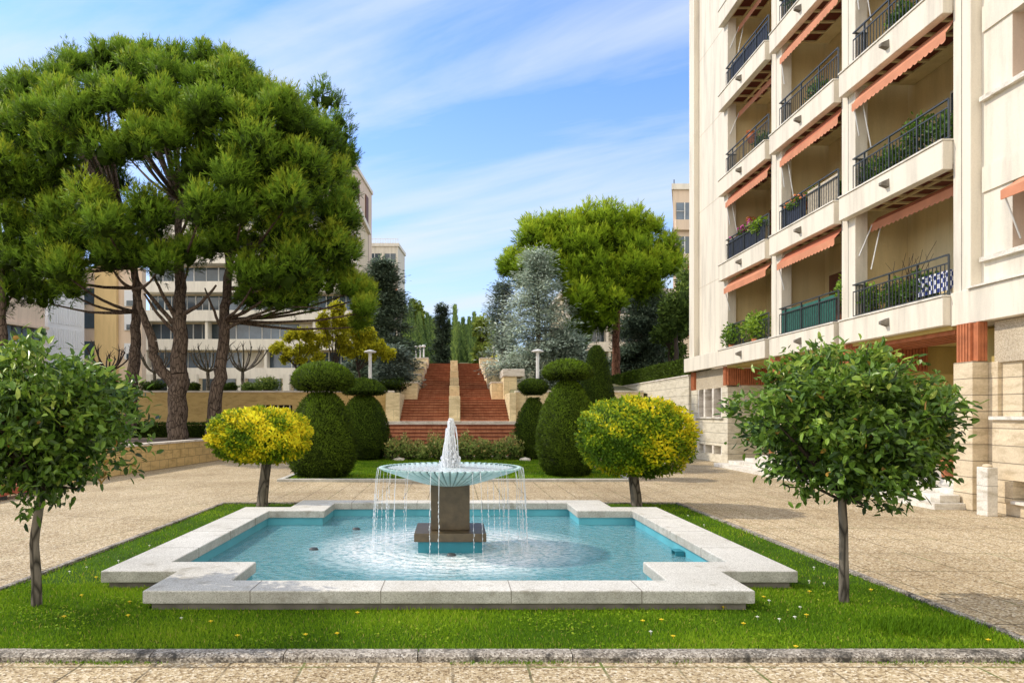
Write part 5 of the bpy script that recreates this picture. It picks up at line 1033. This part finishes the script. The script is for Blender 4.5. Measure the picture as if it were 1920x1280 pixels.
d=part('entrance_door',Acc().box((XF+3.28,14.6,.46),(XF+3.38,17.2,2.6)),M['dark'],bd); part('door_frame',Acc().box((XF+3.22,15.85,.46),(XF+3.275,15.93,2.6)).box((XF+3.22,14.55,.46),(XF+3.275,14.63,2.6)).box((XF+3.22,17.15,.46),(XF+3.275,17.23,2.6)),M['iron'],d)
part('porch_column',Acc().box((XF+.05,17.25,.46),(XF+.5,17.75,2.775)),M['stone'],bd,bevel=.01); part('porch_column',Acc().box((XF+.05,21.15,.46),(XF+.5,21.65,2.775)),M['stone'],bd,bevel=.01)
# ground floor, far end block with triple window
y0,y1=25.25,29.1
part('far_block',Acc().box((XF+.02,y0,0),(XF+.5,y1,.30)).box((XF+.02,y0,.62),(XF+.5,y1,1.60)).box((XF+.02,y0,1.6),(XF+.5,y0+.55,2.72)).box((XF+.02,28.4,1.6),(XF+.5,y1,2.72)).box((XF+.02,y0,.3),(XF+.5,y0+.55,.62)).box((XF+.02,28.4,.3),(XF+.5,y1,.62)).box((XF+.5,y0,0),(XF+3.4,y0+.4,2.775)),M['stone_wall'],bd)
part('far_frieze',Acc().box((XF+.10,y0+.3,2.722),(XF+.5,28.75,Z0-.02)),M['pebble'],bd); slats(28.78,29.15,XF+.06,2.72,Z0-.02,'y',bd); part('window_sill',Acc().box((XF-.04,y0+.4,1.602),(XF+.4,28.5,1.66)),M['stone_white'],bd)
for y in (25.85,26.75,27.65,28.35): part('mullion',Acc().box((XF+.04,y-.09,1.662),(XF+.3,y+.09,2.718)),M['stone_white'],bd); part('vent_mullion',Acc().box((XF+.04,y-.09,.302),(XF+.3,y+.09,.618)),M['stone_white'],bd)
part('window',Acc().box((XF+.36,25.8,1.662),(XF+.40,28.4,2.718)),M['shutter'],bd); part('vent_recess',Acc().box((XF+.36,25.8,.302),(XF+.40,28.4,.618)),M['shutter'],bd)
# entrance steps
es=thing('entrance_steps','white stone entrance steps leading into the porch beside the stone pier','steps',(9.4,16,0))
for k in range(4): part('step',Acc().box((8.86+k*.30,13.62-(.0 if k else .36),.115*k+(.001 if k else -.02)),(XF+3.2,24.5-k*.5,.115*(k+1))),M['stone_white'],es,bevel=.008)
part('cheek_block',Acc().box((9.02,13.35,.117),(9.40,13.618,.26)),M['stone_white'],es,bevel=.008)
# white post
po=thing('stone_post','square white stone post beside the stone pier of the building','post',(9.25,12.5,0)); part('shaft',Acc().box((9.17,12.36,0),(9.35,12.62,.84)),M['stone_white'],po,bevel=.008); part('joint',Acc().box((9.166,12.356,.52),(9.354,12.624,.525)),M['render_grey'],po); part('cap',Acc().blob((9.26,12.49,.86),(.07,.09,.035),2,.5,.1),M['stone'],po)
# ---------------------------------------------------------------- balcony plants and things
def bplant(name,label,bi,k,f,R,n,mat,dz=0,dx=.25,pot=True,L=.12,W=.06,v0=.6,cat='plant'):
    far,near=bays[bi]; y=near+(far-near)*f; z=Z0+FH*k+.385; x=XF+dx; R=np.array(R); t=thing(name,label,cat,(x,y,z),'plants on the balconies')
    if pot: part('pot',Acc().lathe([(.09,0),(.12,.02),(.16,.28),(.17,.30),(.14,.30),(.13,.26),(0,.26)],(x,y,z),14),M['pot'],t)
    c=np.array([x,y,z+.28+R[2]+dz]); a=Acc(); d=rand_dir(n); P=c+d*R*(rng.random(n)**.4*(1+.25*np.sin(d[:,0]*6+d[:,2]*5)))[:,None]; a.leaves(P,unit(d*.6+rng.normal(0,.5,(n,3))+[0,0,.25]),L*rng.uniform(.6,1.3,n),W*rng.uniform(.7,1.3,n),np.clip(rng.normal(v0,.18,n)+.15*d[:,2],0,1),unit(d+rng.normal(0,.4,(n,3))))
    part('foliage',a,mat,t,attrs=True); s=Acc()
    for i in range(5): e=c+rand_dir(1)[0]*R*.6; s.tube([(x,y,z+.25),e],[.012,.005],5)
    part('stems',s,M['twig'],t); return t
B=M['balcony_leaf']
bplant('potted_plant','large leafy potted plant on the middle upper balcony',1,3,.45,(.38,.7,.62),700,B,dx=.35); bplant('potted_plant','drooping plant at the far end of the middle upper balcony',1,3,.85,(.3,.35,.3),260,B,dz=.3,v0=.4)
bplant('potted_plant','tall dark plant on the second floor right balcony',2,1,.42,(.25,.45,.48),420,B,v0=.3); bplant('potted_plant','leafy plant behind the rails of the second floor right balcony, far end',2,1,.7,(.22,.5,.3),380,B,v0=.4); bplant('potted_plant','small plant behind the rails of the second floor right balcony, near end',2,1,.15,(.2,.4,.32),320,B,v0=.35)
bplant('potted_plant','low flowering plant on the lowest right balcony, behind the rails',2,0,.62,(.2,.55,.28),420,B,v0=.45); bplant('potted_plant','small green plant at the far corner of the lowest right balcony',2,0,.93,(.2,.2,.34),240,B,v0=.5)
bplant('potted_plant','bright yellow green bush above the green windbreak on the middle balcony',1,0,.06,(.25,.3,.42),420,B,dz=.25,v0=.85)
bplant('potted_plant','bright green creeper spilling over the lowest far balcony, near end',0,0,.30,(.30,.75,.45),900,B,dx=.0,dz=-.05,v0=.85); bplant('potted_plant','green creeper hanging over the lowest far balcony, far end',0,0,.85,(.28,.6,.42),600,B,dx=-.0,dz=-.1,v0=.55)
bplant('potted_plant','green plant on the rail of the middle second floor balcony',1,1,.55,(.15,.2,.3),160,B,dz=.25,v0=.6)
bplant('potted_plant','yellow green plant in the flower box of the far second floor balcony',0,1,.25,(.2,.5,.22),300,B,dx=.0,dz=.35,v0=.85,pot=False)
for bi,k,f,lab in ((0,3,.3,'thin dark plant on the far upper balcony behind the cloth screen'),(0,2,.35,'low plant behind the rail of the far third floor balcony'),(1,2,.5,'dark leafy plant behind the rail of the middle third floor balcony'),(2,2,.6,'trailing plant behind the rail of the top right balcony in view'),(1,1,.2,'dark clump of plants at the near end of the middle second floor balcony'),(2,1,.9,'grey green plant at the far corner of the second floor right balcony'),(2,0,.35,'low dark plant beside the checked table on the lowest right balcony')):
    bplant('potted_plant',lab,bi,k,f,(.2,.4,.3),300,B,v0=.35)
def blooms(label,bi,k,f,n,mat,w,zz):
    far,near=bays[bi]; y=near+(far-near)*f; z=Z0+FH*k+zz; a=Acc()
    for i in range(n): a.blob((XF-.05+rng.normal(0,.07),y+rng.normal(0,w),z+rng.normal(0,.06)),(.045,.045,.035),1,.5,.2)
    t=thing('flower_box',label,'flower box',(XF,y,z-.3)); part('blooms',a,mat,t); part('trough',Acc().box((XF-.02,y-w*1.6,z-.30),(XF+.18,y+w*1.6,z-.10)),M['pot'],t)
    d=rand_dir(200); lf=Acc(); lf.leaves(np.array([XF+.0,y,z-.05])+d*[.12,w*1.4,.1],unit(d+rng.normal(0,.4,d.shape)),.08,.045,np.clip(rng.normal(.4,.2,200),0,1),d); part('foliage',lf,B,t,attrs=True)
blooms('box of pink flowers on the far second floor balcony rail',0,1,.55,46,M['flower_pink'],.35,1.42); blooms('box of pale pink flowers on the middle second floor balcony rail',1,1,.72,24,M['flower_orange'],.3,1.25)
def wallpot(label,bi,k):
    far,near=bays[bi]; x,y,z=XF+.75,far-.02,Z0+FH*k+1.9; t=thing('wall_pot',label,'wall pot',(x,y,z)); part('pot',Acc().lathe([(0,-.2),(.08,-.17),(.15,.0),(.16,.12),(.13,.12),(0,.05)],(x,y-.14,z),12),M['pot'],t,smooth=True)
    a=Acc()
    for i in range(9): th=i*.7; a.blob((x+math.cos(th)*.13,y-.15+math.sin(th)*.06,z+.17+.05*math.sin(th*2)),(.07,.05,.06),1,.5,.2)
    part('blooms',a,M['flower_orange'],t)
wallpot('terracotta wall pot with red flowers in the far third floor loggia',0,2); wallpot('terracotta wall pot hanging in the far second floor loggia',0,1)
# table with checked cloth and bare plant on the lowest right balcony
far,near=bays[2]; z=Z0+.385; y=near+.75; x=XF+.45; t=thing('balcony_table','small table with a blue and white checked cloth on the lowest right balcony','table',(x,y,z))
def m_check():
    tt=NT('checked_cloth'); p=tt.pos(); ck=tt.add('ShaderNodeTexChecker'); ck.inputs['Scale'].default_value=11; ck.inputs[1].default_value=(.75,.75,.78,1); ck.inputs[2].default_value=(.03,.05,.22,1); tt.ln(p,ck.inputs[0]); return tt.done(tt.bsdf(ck.outputs[0],.85))
for dx,dy in ((-.25,-.4),(.25,-.4),(-.25,.4),(.25,.4)): part('leg',Acc().box((x+dx-.02,y+dy-.02,z),(x+dx+.02,y+dy+.02,z+.70)),M['white_metal'],t)
part('top',Acc().box((x-.32,y-.5,z+.70),(x+.32,y+.5,z+.73)),M['white_metal'],t)
cl=Acc(); cl.box((x-.34,y-.52,z+.732),(x+.34,y+.52,z+.74)).box((x-.345,y-.52,z+.35),(x-.337,y+.52,z+.7315)).box((x-.335,y-.53,z+.38),(x+.34,y-.521,z+.7315))
part('cloth',cl,m_check(),t)
y=near+1.9; t=thing('bare_plant','leafless branching plant on the lowest right balcony behind the rail','plant',(x,y,z)); a=Acc(); part('pot',Acc().lathe([(.1,0),(.16,.25),(.14,.25),(0,.22)],(x,y,z),12),M['pot'],t)
for i in range(22): e=np.array([x+rng.normal(0,.25),y+rng.normal(0,.4),z+rng.uniform(.8,1.6)]); limb(a,(x,y,z+.2),e,.014,.004,(rng.normal(0,.1),rng.normal(0,.1),0),6,4,0)
part('branches',a,M['twig'],t)
# palms at the porch
def palm(label,x,y,z,n,L,seed):
    r=np.random.default_rng(seed); t=thing('fan_palm',label,'palm',(x,y,z)); a=Acc(); s=Acc()
    for i in range(n):
        th=r.uniform(0,2*math.pi); el=r.uniform(.1,1.1); d=np.array([math.cos(th)*math.cos(el),math.sin(th)*math.cos(el),math.sin(el)]); c=np.array([x,y,z+.5]); q=np.linspace(0,1,8); P=c+d*L*q[:,None]+np.array([0,0,-.5*L])*(q**2)[:,None]*(1-math.sin(el)*.6); s.tube(P,np.linspace(.012,.004,8),5)
        k=46; u=r.uniform(.25,1,k); Pp=np.stack([np.interp(u,q,P[:,j]) for j in range(3)],1); sd=unit(np.cross(d,[0,0,1.])); sg=r.choice([-1,1],k)[:,None]; D=unit(sd*sg+d*.6+r.normal(0,.1,(k,3))+[0,0,-.2]); a.leaves(Pp,D,.26*r.uniform(.7,1.1,k),.028,np.clip(r.normal(.55,.18,k),0,1),unit(np.tile([0,0,1.],(k,1))+r.normal(0,.3,(k,3))))
    part('fronds',a,M['balcony_leaf'],t,attrs=True); part('stems',s,M['twig'],t); part('pot',Acc().lathe([(.16,-.0),(.24,.4),(.25,.45),(.2,.45),(0,.4)],(x,y,z),16),M['pot'],t)
palm('green palm in the porch behind the right small tree, far side',XF+.75,23.2,.46,16,1.3,3); palm('grey green palm beside the stone pier in the porch',XF+.5,14.6,.46,16,1.15,4)
# red bench at the left
b=thing('red_bench','low red slatted bench at the left edge of the paving','bench',(-9.1,14.6,0)); 
for k in range(4): part('seat_slat',Acc().box((-9.75+k*.16,13.2,.20),(-9.62+k*.16,16.3,.235)),M['redwood'],b,bevel=.006)
for yy in (13.5,14.8,16.0): part('leg',Acc().box((-9.7,yy-.05,0),(-9.2,yy+.05,.198)),M['iron'],b)
part('apron',Acc().box((-9.14,13.2,.10),(-9.11,16.3,.235)),M['redwood'],b)
# ================================================================ SKY, SUN, CAMERA
sd=unit(np.array([-.86,.28,.84])); el=math.asin(sd[2]); rot=math.atan2(sd[0],sd[1])
w=bpy.data.worlds.new('World'); S.world=w; w.use_nodes=True; nt=w.node_tree; nt.nodes.clear()
def wn(t,**k):
    n=nt.nodes.new(t)
    for a_,v_ in k.items(): setattr(n,a_,v_)
    return n
out=wn('ShaderNodeOutputWorld'); bg=wn('ShaderNodeBackground'); sky=wn('ShaderNodeTexSky',sky_type='NISHITA',sun_disc=False,sun_elevation=el,sun_rotation=rot,air_density=1.0,dust_density=.6,ozone_density=2.2,altitude=100)
tc=wn('ShaderNodeTexCoord'); sx=wn('ShaderNodeSeparateXYZ'); nt.links.new(tc.outputs['Generated'],sx.inputs[0])
zz=wn('ShaderNodeMath',operation='MAXIMUM'); zz.inputs[1].default_value=.03; nt.links.new(sx.outputs[2],zz.inputs[0])
za=wn('ShaderNodeMath',operation='ADD'); za.inputs[1].default_value=.18; nt.links.new(zz.outputs[0],za.inputs[0])
dx=wn('ShaderNodeMath',operation='DIVIDE'); dy=wn('ShaderNodeMath',operation='DIVIDE'); nt.links.new(sx.outputs[0],dx.inputs[0]); nt.links.new(za.outputs[0],dx.inputs[1]); nt.links.new(sx.outputs[1],dy.inputs[0]); nt.links.new(za.outputs[0],dy.inputs[1])
cb=wn('ShaderNodeCombineXYZ'); nt.links.new(dx.outputs[0],cb.inputs[0]); nt.links.new(dy.outputs[0],cb.inputs[1])
mp=wn('ShaderNodeMapping'); mp.vector_type='TEXTURE'; mp.inputs['Rotation'].default_value=(0,0,-.35); mp.inputs['Scale'].default_value=(1/.5,1/1.5,1); nt.links.new(cb.outputs[0],mp.inputs[0])
n1=wn('ShaderNodeTexNoise'); n1.inputs['Scale'].default_value=1.5; n1.inputs['Detail'].default_value=9; n1.inputs['Roughness'].default_value=.58; n1.inputs['Distortion'].default_value=.5; nt.links.new(mp.outputs[0],n1.inputs['Vector'])
mp2=wn('ShaderNodeMapping'); mp2.vector_type='TEXTURE'; mp2.inputs['Rotation'].default_value=(0,0,-.5); mp2.inputs['Scale'].default_value=(1/.24,1/2.2,1); nt.links.new(cb.outputs[0],mp2.inputs[0])
n2=wn('ShaderNodeTexNoise'); n2.inputs['Scale'].default_value=1.6; n2.inputs['Detail'].default_value=8; n2.inputs['Distortion'].default_value=.3; nt.links.new(mp2.outputs[0],n2.inputs['Vector'])
ad=wn('ShaderNodeMath',operation='MULTIPLY_ADD'); ad.inputs[1].default_value=.5; nt.links.new(n2.outputs['Fac'],ad.inputs[0])
hf=wn('ShaderNodeMath',operation='MULTIPLY'); hf.inputs[1].default_value=.5; nt.links.new(n1.outputs['Fac'],hf.inputs[0]); nt.links.new(hf.outputs[0],ad.inputs[2])
rp_=wn('ShaderNodeValToRGB'); rp_.color_ramp.elements[0].position=.43; rp_.color_ramp.elements[1].position=.62; nt.links.new(ad.outputs[0],rp_.inputs[0])
mxc=wn('ShaderNodeMath',operation='MULTIPLY'); mxc.inputs[1].default_value=.85; nt.links.new(rp_.outputs[0],mxc.inputs[0])
mix=wn('ShaderNodeMix',data_type='RGBA'); hw=wn('ShaderNodeMapRange',interpolation_type='SMOOTHSTEP'); hw.inputs[1].default_value=.50; hw.inputs[2].default_value=.0; hw.inputs[3].default_value=0; hw.inputs[4].default_value=.62; nt.links.new(sx.outputs[2],hw.inputs[0])
cl_=wn('ShaderNodeMath',operation='MULTIPLY_ADD'); cl_.use_clamp=True; om=wn('ShaderNodeMath',operation='SUBTRACT'); om.inputs[0].default_value=1; nt.links.new(hw.outputs[0],om.inputs[1]); nt.links.new(mxc.outputs[0],cl_.inputs[0]); nt.links.new(om.outputs[0],cl_.inputs[1]); nt.links.new(hw.outputs[0],cl_.inputs[2]); nt.links.new(cl_.outputs[0],mix.inputs[0]); 
tint=wn('ShaderNodeMix',data_type='RGBA',blend_type='MULTIPLY'); tint.inputs[0].default_value=1; tint.inputs[7].default_value=(1.10,1.46,2.05,1); nt.links.new(sky.outputs[0],tint.inputs[6])
nt.links.new(tint.outputs[2],mix.inputs[6]); mix.inputs[7].default_value=(5.5,6.1,6.6,1); bk=wn('ShaderNodeMapRange',interpolation_type='SMOOTHSTEP'); bk.inputs[1].default_value=.25; bk.inputs[2].default_value=-.7; nt.links.new(sx.outputs[1],bk.inputs[0])
sky_fill=wn('ShaderNodeMix',data_type='RGBA'); nt.links.new(bk.outputs[0],sky_fill.inputs[0]); nt.links.new(mix.outputs[2],sky_fill.inputs[6]); sky_fill.inputs[7].default_value=(11.5,11.0,10.2,1)   # bright warm fill light added to the unseen sky behind the viewpoint
nt.links.new(sky_fill.outputs[2],bg.inputs[0]); bg.inputs[1].default_value=.15; nt.links.new(bg.outputs[0],out.inputs[0])
sl=bpy.data.lights.new('sun','SUN'); sl.energy=3.6; sl.angle=math.radians(.6); sl.color=(1,.90,.75); so=bpy.data.objects.new('sun',sl); C.objects.link(so); so.rotation_euler=Vector((-sd[0],-sd[1],-sd[2])).to_track_quat('-Z','Y').to_euler(); so.location=(-20,0,30)
cam=bpy.data.cameras.new('camera'); cam.sensor_width=36; cam.lens=F/1920*36; cam.shift_x=(960-VX)/1920; cam.shift_y=(HY-640)/1920; cam.clip_end=2000; co=bpy.data.objects.new('camera',cam); C.objects.link(co); co.location=(0,0,EYE); co.rotation_euler=(math.radians(90),0,0); S.camera=co
S.view_settings.view_transform='Standard'; S.view_settings.look='None'; S.view_settings.exposure=0
S.cycles.max_bounces=8; S.cycles.transparent_max_bounces=12; S.cycles.use_denoising=True
